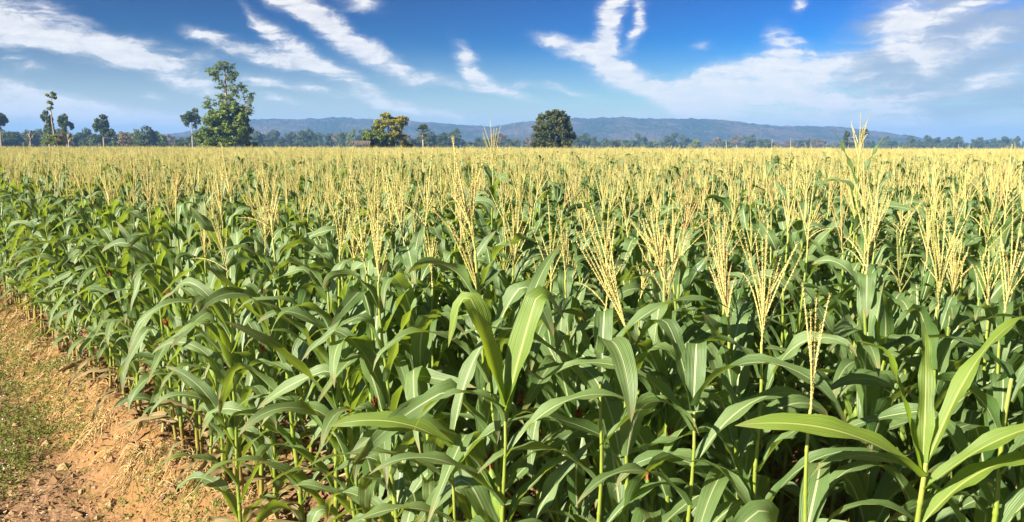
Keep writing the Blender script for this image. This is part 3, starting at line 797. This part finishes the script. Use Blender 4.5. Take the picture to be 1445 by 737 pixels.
def tree(name, loc, trunk, rad, crowns, label, cat='tree', group=None, bark='bark', seed=0, per=9, k=.38, limb=.2):
    """crowns: list of (blobs, leaf count, leaf size, material)"""
    rg = np.random.default_rng(seed)
    o = bpy.data.objects.new(name, None); COL.objects.link(o); o.location = loc
    subs = []; cm = []
    for bl, n, size, mat in crowns:
        sb = sub_blobs(bl, per, k, rg); subs += [s for s in sb if rg.random() < limb]
        cm.append(big_mesh('crown', leaves_in(sb, n, size, rg), 4, M[mat], False))
    kid('trunk', trunk_mesh('trunk', trunk, rad, subs, M[bark], rg), o)
    for c in cm: kid('crown', c, o)
    return tag(o, label, cat, group)
def spot(px, y): return (float(at(px, 208, y)[0]), y, 0.0)
def hpx(dy, y): return dy / F * y       # photo pixels to metres at distance y

# big tree standing at the far edge of the field (about 12 m)
D = 122.0; S = D / F
def B(dx, up, rx, rz, ry=None): return (dx * S, 0.0, H + up * S, rx * S, (ry or rx) * S, rz * S)   # px offsets from (trunk x, horizon)
tree('tall_tree', spot(320, D), [(0, 0, -.3), (.1, 0, 4), (.05, .1, 7), (.3, 0, 9.5), (.2, .1, 12), (.25, 0, 14)], [.40, .33, .27, .19, .12, .05],
     [([B(-18, 14, 24, 22), B(0, 28, 28, 24), B(20, 32, 18, 28), B(-8, 2, 34, 18), B(16, 8, 24, 22), B(-30, 4, 12, 14), B(26, 44, 8, 10), B(8, 48, 16, 10), B(-8, 40, 16, 12), B(0, 20, 30, 20, 34)], 15000, .25, 'c_big'),
      ([B(-14, 98, 13, 10), B(0, 108, 16, 8), B(12, 94, 12, 12), B(22, 76, 14, 12), B(-4, 80, 9, 8), B(34, 66, 9, 12), B(-20, 56, 12, 9), B(-14, 42, 10, 8), B(4, 62, 16, 10)], 2700, .18, 'c_top')],
     'tall irregular tree with thin olive top over a dense green bush', 'tree', None, 'bark', 1, 26, .30, .07)
# half dead trunk with tufts of green
D = 128.0; S = D / F
tree('half_dead_tree', spot(78, D), [(0, 0, -.3), (.05, 0, 3.5), (-.2, 0, 6.0), (-.25, 0, 8.2), (.15, 0, 10.2)], [.17, .14, .11, .08, .05],
     [([B(1, 66, 6.5, 5), B(-3, 58, 4, 4), B(-3, 50, 4, 3)], 420, .2, 'c_lime'), ([B(-4, 8, 14, 9), B(4, 4, 11, 8)], 3000, .2, 'c_lime'), ([B(12, 12, 10, 10), B(16, 6, 10, 8)], 200, .2, 'c_brown')],
     'half dead slender tree, leaf tuft atop bare pale trunk, bright bush at its foot', 'tree', None, 'palebark', 2, 6, .4)
# yellow flowering tree with a dark bush on its left
D = 118.0; S = D / F
tree('yellow_tree', spot(545, D), [(0, 0, -.3), (.1, 0, 2.4), (.3, .1, 4.2), (.4, 0, 5.8)], [.3, .22, .14, .06],
     [([B(-14, 12, 17, 20), B(-22, 4, 13, 18), B(-4, 6, 18, 16)], 6500, .2, 'c_top'), ([B(2, 34, 16, 9), B(16, 30, 13, 10), B(-8, 28, 12, 10), B(14, 14, 14, 10), B(24, 36, 8, 5)], 3600, .18, 'c_yellow')],
     'yellow leaved tree with open branches merging into an olive bush', 'tree', None, 'bark', 3, 20, .32, .10)
tree('yellow_shrub', spot(572, D + 4), [(0, 0, -.2), (0, 0, 1.5), (.1, 0, 3)], [.12, .1, .04], [([B(0, 4, 9, 10), B(4, -2, 8, 8)], 800, .18, 'c_yellow')], 'small yellow shrub just right of the yellow tree', 'shrub', None, 'bark', 4)
# round dark tree
D = 116.0; S = D / F
tree('round_tree', spot(780, D), [(0, 0, -.3), (0, 0, 2.2), (.1, 0, 3.6), (0, .1, 5.2)], [.42, .34, .22, .08],
     [([B(-10, 28, 20, 18), B(10, 32, 18, 16), B(0, 12, 26, 18), B(18, 14, 14, 20), B(-16, 8, 14, 18), B(2, 42, 14, 8), B(0, 20, 22, 22), B(-4, 0, 22, 12)], 16000, .20, 'c_dark')],
     'round dense dark green tree standing alone before the hills', 'tree', None, 'bark', 5, 24, .30, .06)
# lone trees with bare trunks
D = 205.0; S = D / F
tree('lone_tree', spot(147, D), [(0, 0, -.3), (0, 0, 4), (.2, 0, 7), (.1, 0, 9.5)], [.26, .2, .14, .06], [([B(0, 34, 11, 10), B(-3, 24, 10, 10), B(6, 18, 9, 8)], 3200, .3, 'c_far')], 'dark lone tree on a bare trunk, right of the half dead one', 'tree', None, 'palebark', 6, 16, .34, .1)
tree('lone_tree', spot(272, D - 30), [(0, 0, -.3), (0, 0, 4), (.1, 0, 6.5), (0, 0, 8)], [.16, .13, .09, .04], [([B(0, 36, 11, 9), B(-5, 28, 7, 8), B(6, 26, 7, 8)], 1100, .27, 'c_far')], 'slim tree with a small airy crown on a pale trunk, left of the tall tree', 'tree', None, 'palebark', 7, 14, .36, .12)
tree('lone_tree', spot(2, D - 15), [(0, 0, -.3), (0, 0, 4), (.1, 0, 7), (0, 0, 8)], [.18, .15, .1, .04], [([B(0, 34, 9, 10), B(-3, 24, 9, 10)], 2000, .32, 'c_far')], 'dark tree on a pale trunk cut by the left edge', 'tree', None, 'palebark', 8, 14, .36, .1)
tree('lone_tree', spot(70, D - 20), [(0, 0, -.3), (0, 0, 4), (.1, 0, 7)], [.18, .15, .08], [([B(0, 28, 7, 14), B(1, 14, 8, 10)], 2200, .32, 'c_far')], 'narrow dark tree close behind the half dead trunk, on its left', 'tree', None, 'palebark', 9, 14, .36, .1)
tree('lone_tree', spot(95, D - 20), [(0, 0, -.3), (0, 0, 4), (.1, 0, 7)], [.18, .15, .08], [([B(0, 27, 8, 12), B(0, 14, 7, 10)], 2000, .32, 'c_far')], 'narrow dark tree close behind the half dead trunk, on its right', 'tree', None, 'palebark', 10, 14, .36, .1)
tree('lone_tree', spot(1197, 300), [(0, 0, -.3), (0, 0, 4), (.1, 0, 6)], [.18, .15, .08], [([(0, 0, 6.0, 2.2, 2.2, 2.2), (0, 0, 3.6, 2.0, 2, 1.6)], 600, .4, 'c_far')], 'small dark tree just left of the lone palm on the right', 'tree', None, 'bark', 11, 7, .4)

def palm(px, y, ht, r, label, seed):
    rg = np.random.default_rng(seed)
    o = bpy.data.objects.new('palm_tree', None); COL.objects.link(o); o.location = spot(px, y)
    mb = MB(); tube(mb, [(0, 0, -.3), (.05, 0, ht * .5), (0, 0, ht)], [.28, .2, .17], 7); kid('trunk', mb.mesh('trunk', M['bark']), o)
    mb = MB()
    for i in range(34):
        a = rg.uniform(0, 6.28); el = rg.uniform(-.7, 1.4); L = r * rg.uniform(.5, .65)
        d = np.array([math.cos(a) * math.cos(el), math.sin(a) * math.cos(el), math.sin(el)]); c = np.array([0, 0, ht])
        tube(mb, [c, c + d * L], [.05, .03], 3)
        hub = c + d * L; q = np.cross(d, [0, 0, 1.0]); q /= np.linalg.norm(q) + 1e-6
        for s in np.linspace(-1.3, 1.3, 11):
            w = d * math.cos(s) + q * math.sin(s); n = np.cross(w, np.cross(d, q)); n = n / (np.linalg.norm(n) + 1e-6)
            mb.add([hub, hub + w * r * .3 + n * .09, hub + w * r * .5, hub + w * r * .3 - n * .09], [(0, 1, 2, 3)])
    kid('crown', mb.mesh('crown', M['c_far'], False), o)
    tag(o, label, 'palm tree')
palm(597, 170, 5.3, 1.75, 'small fan palm between the yellow tree and the round dark tree', 12)
palm(1218, 290, 6.6, 2.3, 'lone fan palm on a thin trunk rising over the field at right', 13)

def bare(px, y, ht, label, seed):
    rg = np.random.default_rng(seed); mb = MB()
    tube(mb, [(0, 0, -.2), (.05, 0, ht * .5), (0, .05, ht)], [.13, .09, .02], 6)
    for i in range(11):
        z = ht * rg.uniform(.35, .9); a = rg.uniform(0, 6.28); L = ht * rg.uniform(.18, .34)
        p0 = np.array([0, 0, z]); d = np.array([math.cos(a) * .7, math.sin(a) * .7, .75])
        tube(mb, [p0, p0 + d * L * .5 + rg.normal(0, .05, 3), p0 + d * L], [.05, .035, .01], 4)
    o = link('bare_tree', mb.mesh('bare_tree', M['palebark']), None, spot(px, y)); tag(o, label, 'tree')
bare(43, 128, 4.6, 'leafless pale sapling left of the half dead tree', 14)
bare(97, 126, 4.6, 'leafless pale sapling right of the half dead tree', 15)

# hut with a ragged thatched roof
o = bpy.data.objects.new('field_hut', None); COL.objects.link(o); o.location = spot(509, 112)
mb = MB()
M['thatch'] = simple_mat('grey_thatch', (0.05, 0.045, 0.04), (0.14, 0.12, 0.10), 9, .95)
w2, zt, ze = 1.35, 3.15, 2.62
for sgn in (-1, 1):
    for k in range(46):
        x = -w2 + 2 * w2 * k / 45 + rg.normal(0, .01)
        mb.add([(x - .05, 0, zt), (x + .05, 0, zt), (x + .05, sgn * 1.1, ze + rg.uniform(-.12, .05)), (x - .05, sgn * 1.1, ze + rg.uniform(-.12, .05))], [(0, 1, 2, 3)])
tube(mb, [(-w2, 0, zt), (w2, 0, zt)], .07, 6)
kid('roof', mb.mesh('roof', M['thatch'], False), o)
for sx_ in (-1, 1):
    for sy_ in (-1, 1):
        mb = MB(); tube(mb, [(sx_ * 1.1, sy_ * .8, -.2), (sx_ * 1.1, sy_ * .8, 2.75)], .06, 6); kid('post', mb.mesh('post', M['bark']), o)
mb = MB(); v = np.array([(a, b, c) for c in (.8, .88) for a, b in ((-1.2, -.9), (1.2, -.9), (1.2, .9), (-1.2, .9))]); mb.add(v, [(0, 1, 2, 3), (4, 5, 6, 7), (0, 1, 5, 4), (1, 2, 6, 5), (2, 3, 7, 6), (3, 0, 4, 7)])
kid('platform', mb.mesh('platform', M['bark'], False), o)
tag(o, 'small grey thatched field hut peeping over the corn beside the yellow tree', 'hut')

# the far treeline: a few kinds, each tree its own copy
KINDS = {}
def far_kind(key, crowns, ht, label, bark='bark', seed=0):
    o = tree('far_tree', (0, 0, 0), [(0, 0, -.3), (.1, 0, ht * .45), (0, .1, ht * .8)], [.3, .22, .06], crowns, label, 'tree', 'trees of the far treeline', bark, seed, 14, .42, .07)
    KINDS[key] = [o, False, label]
far_kind('round', [([(0, 0, 5.5, 3.6, 3.6, 3.2), (1.2, .4, 3.6, 3.4, 3, 2.6), (-1.5, 0, 3.4, 3, 3, 2.6)], 3000, .42, 'c_far')], 8, 'round mid green tree', seed=20)
far_kind('tall', [([(0, 0, 8.0, 2.4, 2.4, 3.0), (.6, 0, 5.0, 2.8, 2.6, 2.4), (-.6, 0, 3.0, 2.8, 2.6, 2)], 2800, .40, 'c_deep')], 11, 'tall dark green tree', 'palebark', 21)
far_kind('dry', [([(0, 0, 5.8, 2.8, 2.8, 3.0), (-.8, 0, 3.6, 2.8, 2.6, 2.2)], 900, .38, 'c_brown')], 8.5, 'dry brownish tree', 'palebark', 22)
far_kind('lime', [([(0, 0, 4.2, 2.6, 2.6, 2.4), (.9, 0, 2.8, 2.4, 2.2, 2)], 900, .36, 'c_lime')], 6.5, 'low yellow green tree', seed=23)
far_kind('olive', [([(0, 0, 7.0, 2.0, 2.0, 3.2), (.5, .3, 4.2, 2.6, 2.4, 2.4)], 1000, .38, 'c_top')], 10, 'slender olive green tree', 'palebark', 24)
far_kind('bush', [([(0, 0, 2.6, 3.4, 3, 2.2), (2, 0, 2.2, 2.6, 2.6, 1.8), (-2.2, 0, 2.0, 2.4, 2.4, 1.8)], 2600, .4, 'c_deep')], 4, 'broad low dark bush', seed=25)
HT = dict(round=8.7, tall=11, dry=8.8, lime=6.6, olive=10.2, bush=4.8)
def sector(px):
    for lim, w in ((62, 'near the left edge'), (140, 'around the half dead tree'), (200, 'right of the dark lone tree'), (262, 'left of the slim pale trunk'), (350, 'around the tall tree'), (430, 'just right of the tall tree'), (490, 'left of the yellow tree'), (580, 'around the yellow tree'),
                   (650, 'right behind the small fan palm'), (752, 'left of the round dark tree'), (830, 'just right of the round dark tree'), (900, 'well right of the round dark tree'), (980, 'below the highest hill'), (1090, 'below the falling right slope'), (1190, 'left of the lone fan palm'), (1270, 'just right of the lone fan palm'), (1330, 'well right of the lone fan palm'), (1392, 'short of the right edge')):
        if px < lim: return w
    return 'near the right edge'
def profile(px):      # tree tops of the treeline in the photo: (top y, distance, kinds)
    tb = [(0, 190, 260, 'round tall round bush'), (60, 190, 260, 'round round olive'), (120, 191, 280, 'round bush round'), (175, 188, 250, 'olive dry olive round'), (235, 188, 250, 'dry olive dry'),
          (248, 197, 300, 'lime bush round'), (330, 194, 320, 'round lime dry'), (365, 190, 420, 'tall tall round'), (470, 190, 420, 'tall tall dry olive'), (520, 190, 330, 'dry tall'),
          (580, 193, 300, 'round olive'), (612, 189, 330, 'tall round olive'), (640, 195, 420, 'dry tall bush'), (760, 198, 480, 'bush round tall'), (815, 196, 450, 'tall round bush'),
          (850, 198, 480, 'dry lime bush round'), (1000, 200, 560, 'bush round dry'), (1200, 200, 600, 'round bush tall'), (1300, 199, 600, 'round tall tall'), (1445, 199, 620, 'tall round')]
    for i in range(len(tb) - 1):
        if px <= tb[i + 1][0] or i == len(tb) - 2:
            f = min(max((px - tb[i][0]) / (tb[i + 1][0] - tb[i][0]), 0), 1)
            return tb[i][1] * (1 - f) + tb[i + 1][1] * f, tb[i][2] * (1 - f) + tb[i + 1][2] * f, tb[i][3].split()
rg = np.random.default_rng(12)
px = -40.0
while px < 1490:
    top, dist, ks = profile(px)
    key = str(rg.choice(ks))
    y = dist * rg.uniform(.92, 1.15)
    want = (207.5 - top + rg.normal(0, 3.6)) / F * y + H
    s = float(np.clip(want / HT[key], .45, 1.7))
    if key == 'bush': s *= .9
    p = KINDS[key]
    if not p[1]: o = p[0]; p[1] = True
    else: o = copy_tree(p[0])
    o.location = (float(at(px, 206, y)[0]), y, -.1)
    o.rotation_euler = (0, 0, rg.uniform(0, 6.28)); w = s * rg.uniform(1.0, 1.45)
    o.scale = (w, w, s)
    o['label'] = f'{p[2]} in far treeline {sector(px)}'; LAB.append((o, px))
    px += rg.uniform(5.5, 11.5) * (.72 if px < 262 else 1.0) * (420 / dist) ** .35
for key, p in KINDS.items():
    if not p[1]: bpy.data.objects.remove(p[0])

# look-alikes that still read the same are told apart by their order from the left
same = {}
for o, x in LAB: same.setdefault(o['label'], []).append((x, o))
NTH = 'leftmost,second leftmost,third leftmost,fourth leftmost,fifth leftmost,sixth leftmost,seventh leftmost,eighth leftmost,ninth leftmost,tenth leftmost,eleventh leftmost,twelfth leftmost'.split(',')
for k, v in same.items():
    if len(v) < 2: continue
    v.sort(key=lambda q: q[0])
    for i, (x, o) in enumerate(v):
        o['label'] = f"{k}, {'rightmost' if i == len(v) - 1 else ('middle' if len(v) == 3 and i == 1 else NTH[min(i, 11)])}"

# ------------------------------------------------------------------ hills
prof = [(-200, 203), (60, 203), (180, 200), (250, 195), (300, 186), (345, 177), (375, 171), (430, 170), (480, 168), (530, 170), (580, 172), (620, 175), (660, 178), (695, 180), (730, 174), (765, 171), (800, 168), (830, 168), (870, 167), (915, 168),
        (960, 169), (1000, 169), (1025, 172), (1050, 176), (1090, 179), (1130, 178), (1165, 180), (1200, 183), (1235, 189), (1270, 195), (1330, 200), (1420, 203), (1700, 204)]
pxs = np.array([p[0] for p in prof], float); pys = np.array([p[1] for p in prof], float)
D0 = 1500.0
hxn, hyn = 900, 60
hpx_ = np.linspace(-160, 1660, hxn)
top = np.interp(hpx_, pxs, pys)
ridge = (205.5 - top) / F * D0 + H
dep = np.linspace(0, 1, hyn)
xx = ((hpx_ - 722.5) / F)[None, :] * (D0 + 0 * dep)[:, None]
yy = (D0 - 330 + dep * 660)[:, None] + 0 * xx
fall = np.sin(PI * np.clip(dep, 0, 1)) ** 1.1
rough = fbm(xx * .006, yy * .006, 4, 61) - .5
zz = ridge[None, :] * fall[:, None] * (1 + .55 * rough * (1 - fall[:, None] ** 3)) + (fbm(xx * .06, yy * .06, 5, 71) - .45) * 10 * fall[:, None] * np.clip(ridge / 25, 0, 1)[None, :] - 1.5
idx = np.arange(hxn * hyn).reshape(hyn, hxn)
q = np.stack([idx[:-1, :-1], idx[:-1, 1:], idx[1:, 1:], idx[1:, :-1]], -1).reshape(-1, 4)
m = bpy.data.meshes.new('hills')
m.from_pydata(np.stack([xx, yy, zz], -1).reshape(-1, 3).tolist(), [], q.tolist())
m.polygons.foreach_set('use_smooth', np.ones(len(q), bool)); m.materials.append(M['hill']); m.update()
tag(link('hills', m), 'long hazy blue wooded ridge behind the field', 'hills', None, 'structure')

# ------------------------------------------------------------------ haze
mb = MB(); a = 3400.0
v = [(sx * a, sy * a, z) for z in (-3.0, 76.0) for sx, sy in ((-1, -1), (1, -1), (1, 1), (-1, 1))]
mb.add(v, [(3, 2, 1, 0), (4, 5, 6, 7), (0, 1, 5, 4), (1, 2, 6, 5), (2, 3, 7, 6), (3, 0, 4, 7)])
hm = bpy.data.materials.new('haze_air'); hm.use_nodes = True; t = NT(hm); t.n.clear()
vo = t.add('ShaderNodeVolumePrincipled', i={'Color': (0.20, 0.44, 0.90, 1), 'Density': 0.00050, 'Anisotropy': 0.0})
o_ = t.add('ShaderNodeOutputMaterial'); t.l.new(vo.outputs[0], o_.inputs['Volume'])
tag(link('haze', mb.mesh('haze', hm, False)), 'pale blue haze lying over the far fields and hills', 'haze', None, 'stuff')

# ------------------------------------------------------------------ light
SUN_EL, SUN_AZ = 29.0, 232.0        # azimuth clockwise from +Y (straight ahead)
sd = Vector((math.sin(R(SUN_AZ)) * math.cos(R(SUN_EL)), math.cos(R(SUN_AZ)) * math.cos(R(SUN_EL)), math.sin(R(SUN_EL))))
su = bpy.data.lights.new('sun', 'SUN'); su.energy = 5.0; su.angle = R(0.53); su.color = (1.0, 0.89, 0.70)
so = bpy.data.objects.new('sun', su); COL.objects.link(so); so.rotation_euler = sd.to_track_quat('Z', 'Y').to_euler()

w = bpy.data.worlds.new('World'); C.world = w; w.use_nodes = True
t = NT(w); t.n.clear()
sky = t.add('ShaderNodeTexSky', sky_type='NISHITA', sun_disc=False, sun_elevation=R(SUN_EL), sun_rotation=R(SUN_AZ), air_density=1.0, dust_density=0.35, ozone_density=3.0, altitude=200)
hs = t.add('ShaderNodeHueSaturation', i={'Hue': 0.5, 'Saturation': 1.6, 'Value': 1.0, 'Color': t.mix(1.0, t.add('ShaderNodeGamma', i={0: t.mix(1.0, sky.outputs[0], (.2, .2, .2), 'MULTIPLY'), 1: 3.2}).outputs[0], (1.1, 1.2, 1.34), 'MULTIPLY')})
tcn = t.add('ShaderNodeTexCoord'); gen = tcn.outputs['Generated']
sp = t.add('ShaderNodeSeparateXYZ', i={0: gen})
azn = t.math('ARCTAN2', sp.outputs[0], sp.outputs[1]); eln = t.math('ARCSINE', sp.outputs[2])
pv = t.add('ShaderNodeCombineXYZ', i={0: azn, 1: eln, 2: 0.0}).outputs[0]
def warp(vec, scale, amp, detail, stretch=(1, 1, 1)):
    mp = t.add('ShaderNodeMapping', i={'Scale': stretch}); t.l.new(vec, mp.inputs[0])
    nz = t.add('ShaderNodeTexNoise', i={'Scale': scale, 'Detail': detail, 'Roughness': .6}); t.l.new(mp.outputs[0], nz.inputs['Vector'])
    c = t.add('ShaderNodeVectorMath', operation='SUBTRACT', i={0: nz.outputs['Color'], 1: (.5, .5, .5)})
    sc_ = t.add('ShaderNodeVectorMath', operation='MULTIPLY', i={0: c.outputs[0], 1: (amp, amp * .6, 0)})
    return t.add('ShaderNodeVectorMath', operation='ADD', i={0: vec, 1: sc_.outputs[0]}).outputs[0]
wv = warp(pv, 7.0, .055, 2)
wv = warp(wv, 26.0, .022, 4, (.6, 1.6, 1))
wv = warp(wv, 80.0, .012, 4)
def azel(px, py):
    d = pxdir(px, py); d = d / np.linalg.norm(d); return math.atan2(d[0], d[1]), math.asin(d[2])
acc = None
def blob(cx, cy, hl, hw, ang, wt):
    """soft ellipse: centre, half length, half width in radians, direction, strength"""
    global acc
    mp = t.add('ShaderNodeMapping', vector_type='TEXTURE', i={'Location': (cx, cy, 0), 'Rotation': (0, 0, ang), 'Scale': (hl, hw, 1)}); t.l.new(wv, mp.inputs[0])
    g = t.add('ShaderNodeTexGradient', gradient_type='QUADRATIC_SPHERE'); t.l.new(mp.outputs[0], g.inputs[0])
    acc = t.math('MULTIPLY_ADD', g.outputs[1], wt, acc if acc is not None else 0.0)
def stroke(P, wd, wt):
    wd = wd if isinstance(wd, (list, tuple)) else [wd] * (len(P) - 1)
    wt = wt if isinstance(wt, (list, tuple)) else [wt] * (len(P) - 1)
    for (p0, p1, wi, ti) in zip(P[:-1], P[1:], wd, wt):
        (a0, e0), (a1, e1) = azel(*p0), azel(*p1)
        L = math.hypot(a1 - a0, e1 - e0)
        blob((a0 + a1) / 2, (e0 + e1) / 2, L * 1.15 + wi / F, wi * 1.6 / F, math.atan2(e1 - e0, a1 - a0), ti)
def puff(px, py, rx, ry, wt, ang=0.0):
    a_, e_ = azel(px, py); blob(a_, e_, rx * 1.5 / F, ry * 1.5 / F, R(ang), wt)
stroke([(-60, 18), (20, 36), (90, 50), (160, 68), (230, 76), (300, 78)], [34, 30, 24, 17, 10], [1.5, 1.5, 1.4, 1.1, .7])
stroke([(140, 62), (200, 80), (270, 92)], [16, 9], [1.1, .8])
puff(70, 4, 26, 14, 1.0, -20)
stroke([(262, 46), (310, 60), (370, 78), (430, 92)], [9, 12, 15], [.9, 1.2, 1.1])
stroke([(345, 14), (372, 40), (410, 66), (452, 88), (495, 104)], [10, 15, 16, 12], [.9, 1.2, 1.2, .9])
stroke([(385, -8), (440, 20), (490, 54), (540, 84), (590, 106), (650, 122)], [16, 19, 18, 15, 11], [1.6, 1.7, 1.6, 1.3, .9])
puff(505, 8, 34, 12, 1.2, -12)
stroke([(645, 64), (652, 88), (672, 112), (704, 128), (750, 140)], [12, 16, 12, 8], [.8, 1.4, 1.2, .8])
stroke([(208, 96), (255, 110), (315, 124)], [10, 15], [1.0, 1.2])
stroke([(345, 110), (420, 122), (490, 132)], [10, 9], [.8, .7])
stroke([(370, 135), (430, 148)], 8, .7)
stroke([(470, 100), (520, 128), (560, 148), (610, 156), (670, 172)], [17, 15, 11, 9], [.9, 1.1, 1.1, .9])
puff(213, 131, 20, 9, .6, -8)
puff(40, 100, 40, 9, .45, 5); puff(15, 88, 22, 4, .5, 5)
stroke([(-40, 140), (50, 154), (140, 164), (280, 176)], [26, 22, 18], [1.6, 1.6, 1.3])
stroke([(230, 155), (300, 163)], 8, .6)
stroke([(762, 58), (805, 70), (850, 88), (890, 108), (935, 132), (990, 150)], [10, 16, 22, 19, 16], [1.0, 1.4, 1.6, 1.4, 1.2])
stroke([(868, -14), (860, 25), (858, 62), (866, 92)], [17, 19, 22], [1.3, 1.5, 1.4])
stroke([(888, -5), (903, 30), (898, 62)], [9, 11], [1.0, .9])
stroke([(700, 118), (780, 120), (830, 130)], [7, 8], [.5, .6])
puff(880, 160, 26, 8, .5)
puff(1080, 118, 130, 40, 2.1, 10); puff(1000, 138, 76, 24, 1.6, -14); puff(1105, 66, 24, 34, 1.3, 30); puff(1150, 88, 46, 16, 1.2, 12); puff(1000, 106, 40, 9, .9, 22); puff(1040, 96, 50, 16, .8, 20); puff(985, 64, 18, 10, .5); puff(1128, 6, 14, 12, .9, 40)
puff(1180, 130, 90, 28, .8, 5); puff(1236, 146, 80, 22, 1.5, 6)
puff(1275, 34, 44, 28, 1.7, 25); puff(1308, 76, 40, 26, 1.6, -25); puff(1262, 62, 14, 34, .5, 10); puff(1375, 60, 54, 19, 1.2, 18); puff(1400, 108, 50, 17, 1.3, 15); puff(1385, 6, 76, 12, 1.2, 18); puff(1350, 125, 60, 10, .4, 12)
puff(1200, 176, 320, 22, .9); puff(980, 165, 200, 14, .35)
bright = acc; acc = None
puff(1370, 50, 170, 95, 1.5, 20); puff(1300, 100, 150, 60, .9, 10); puff(1440, 130, 170, 60, .9); puff(1230, 30, 40, 40, .4, 40); puff(1150, 110, 120, 40, .55, 8)
veil = acc
def fibres(scale, ang, sx, sy, lo, hi, a0_, a1_, dist=.6):
    n_ = t.add('ShaderNodeTexNoise', i={'Scale': scale, 'Detail': 9.0, 'Roughness': .64, 'Distortion': dist})
    mp_ = t.add('ShaderNodeMapping', i={'Rotation': (0, 0, R(ang)), 'Scale': (sx, sy, 1)}); t.l.new(wv, mp_.inputs[0]); t.l.new(mp_.outputs[0], n_.inputs['Vector'])
    return t.ss(n_.outputs[0], lo, hi, a0_, a1_)
f1 = fibres(17.0, 28, .5, 3.2, .30, .70, .5, 1.35)
f2 = fibres(17.0, -16, .5, 3.0, .30, .70, .5, 1.35)
side = t.ss(azn, .13, .26)
fx_ = t.math('ADD', t.math('MULTIPLY', f1, t.math('SUBTRACT', 1.0, side)), t.math('MULTIPLY', f2, side))
f3 = fibres(42.0, 10, .8, 1.8, .30, .70, .6, 1.3, .5)
dn = t.math('MULTIPLY', t.math('MULTIPLY', bright, fx_), f3)
f4 = fibres(30.0, 34, .35, 4.0, .30, .70, .6, 1.25, .2)
f5 = fibres(30.0, -18, .35, 4.0, .30, .70, .6, 1.25, .2)
dn = t.math('MULTIPLY', dn, t.math('ADD', t.math('MULTIPLY', f4, t.math('SUBTRACT', 1.0, side)), t.math('MULTIPLY', f5, side)))
fw = t.math('ADD', t.math('MULTIPLY', f4, t.math('SUBTRACT', 1.0, side)), t.math('MULTIPLY', f5, side))
dn = t.math('MULTIPLY', dn, 1.45)
cm_ = t.math('POWER', t.ss(dn, -.04, 1.35, 0.0, 1.0), 1.05)
cm_ = t.math('MULTIPLY', cm_, t.math('MULTIPLY_ADD', t.math('MULTIPLY', fw, f3), .30, .62), 0, True)
vm_ = t.ss(t.math('MULTIPLY', veil, f2), 0.0, 1.1, 0.0, .85)
air = t.mix(t.ss(eln, -.01, .13, .92, 0.0), hs.outputs[0], (5.3, 5.35, 5.2))
s1 = t.mix(vm_, air, (2.5, 2.85, 3.3))
final = t.mix(cm_, s1, (6.2, 6.0, 5.75))
bg = t.add('ShaderNodeBackground', i={'Color': final, 'Strength': 0.05})
wo = t.add('ShaderNodeOutputWorld'); t.l.new(bg.outputs[0], wo.inputs[0])
w.cycles.sampling_method = 'MANUAL'; w.cycles.sample_map_resolution = 512

# ------------------------------------------------------------------ camera
cam = bpy.data.cameras.new('camera'); cam.sensor_width = 36; cam.lens = F / 1445 * 36; cam.clip_start = .05; cam.clip_end = 12000
co_ = bpy.data.objects.new('camera', cam); COL.objects.link(co_)
co_.location = (0, 0, H); co_.rotation_euler = (PI / 2 - TH, R(-0.12), 0)
C.camera = co_

C.view_settings.view_transform = 'Standard'; C.view_settings.look = 'None'; C.view_settings.gamma = 1.0
C.view_settings.use_curve_mapping = False; C.view_settings.exposure = 1.8
C.render.engine = 'CYCLES'
cy = C.cycles
cy.max_bounces = 7; cy.diffuse_bounces = 3; cy.glossy_bounces = 2; cy.transmission_bounces = 5; cy.volume_bounces = 0; cy.transparent_max_bounces = 4
cy.caustics_reflective = False; cy.caustics_refractive = False
cy.use_denoising = True
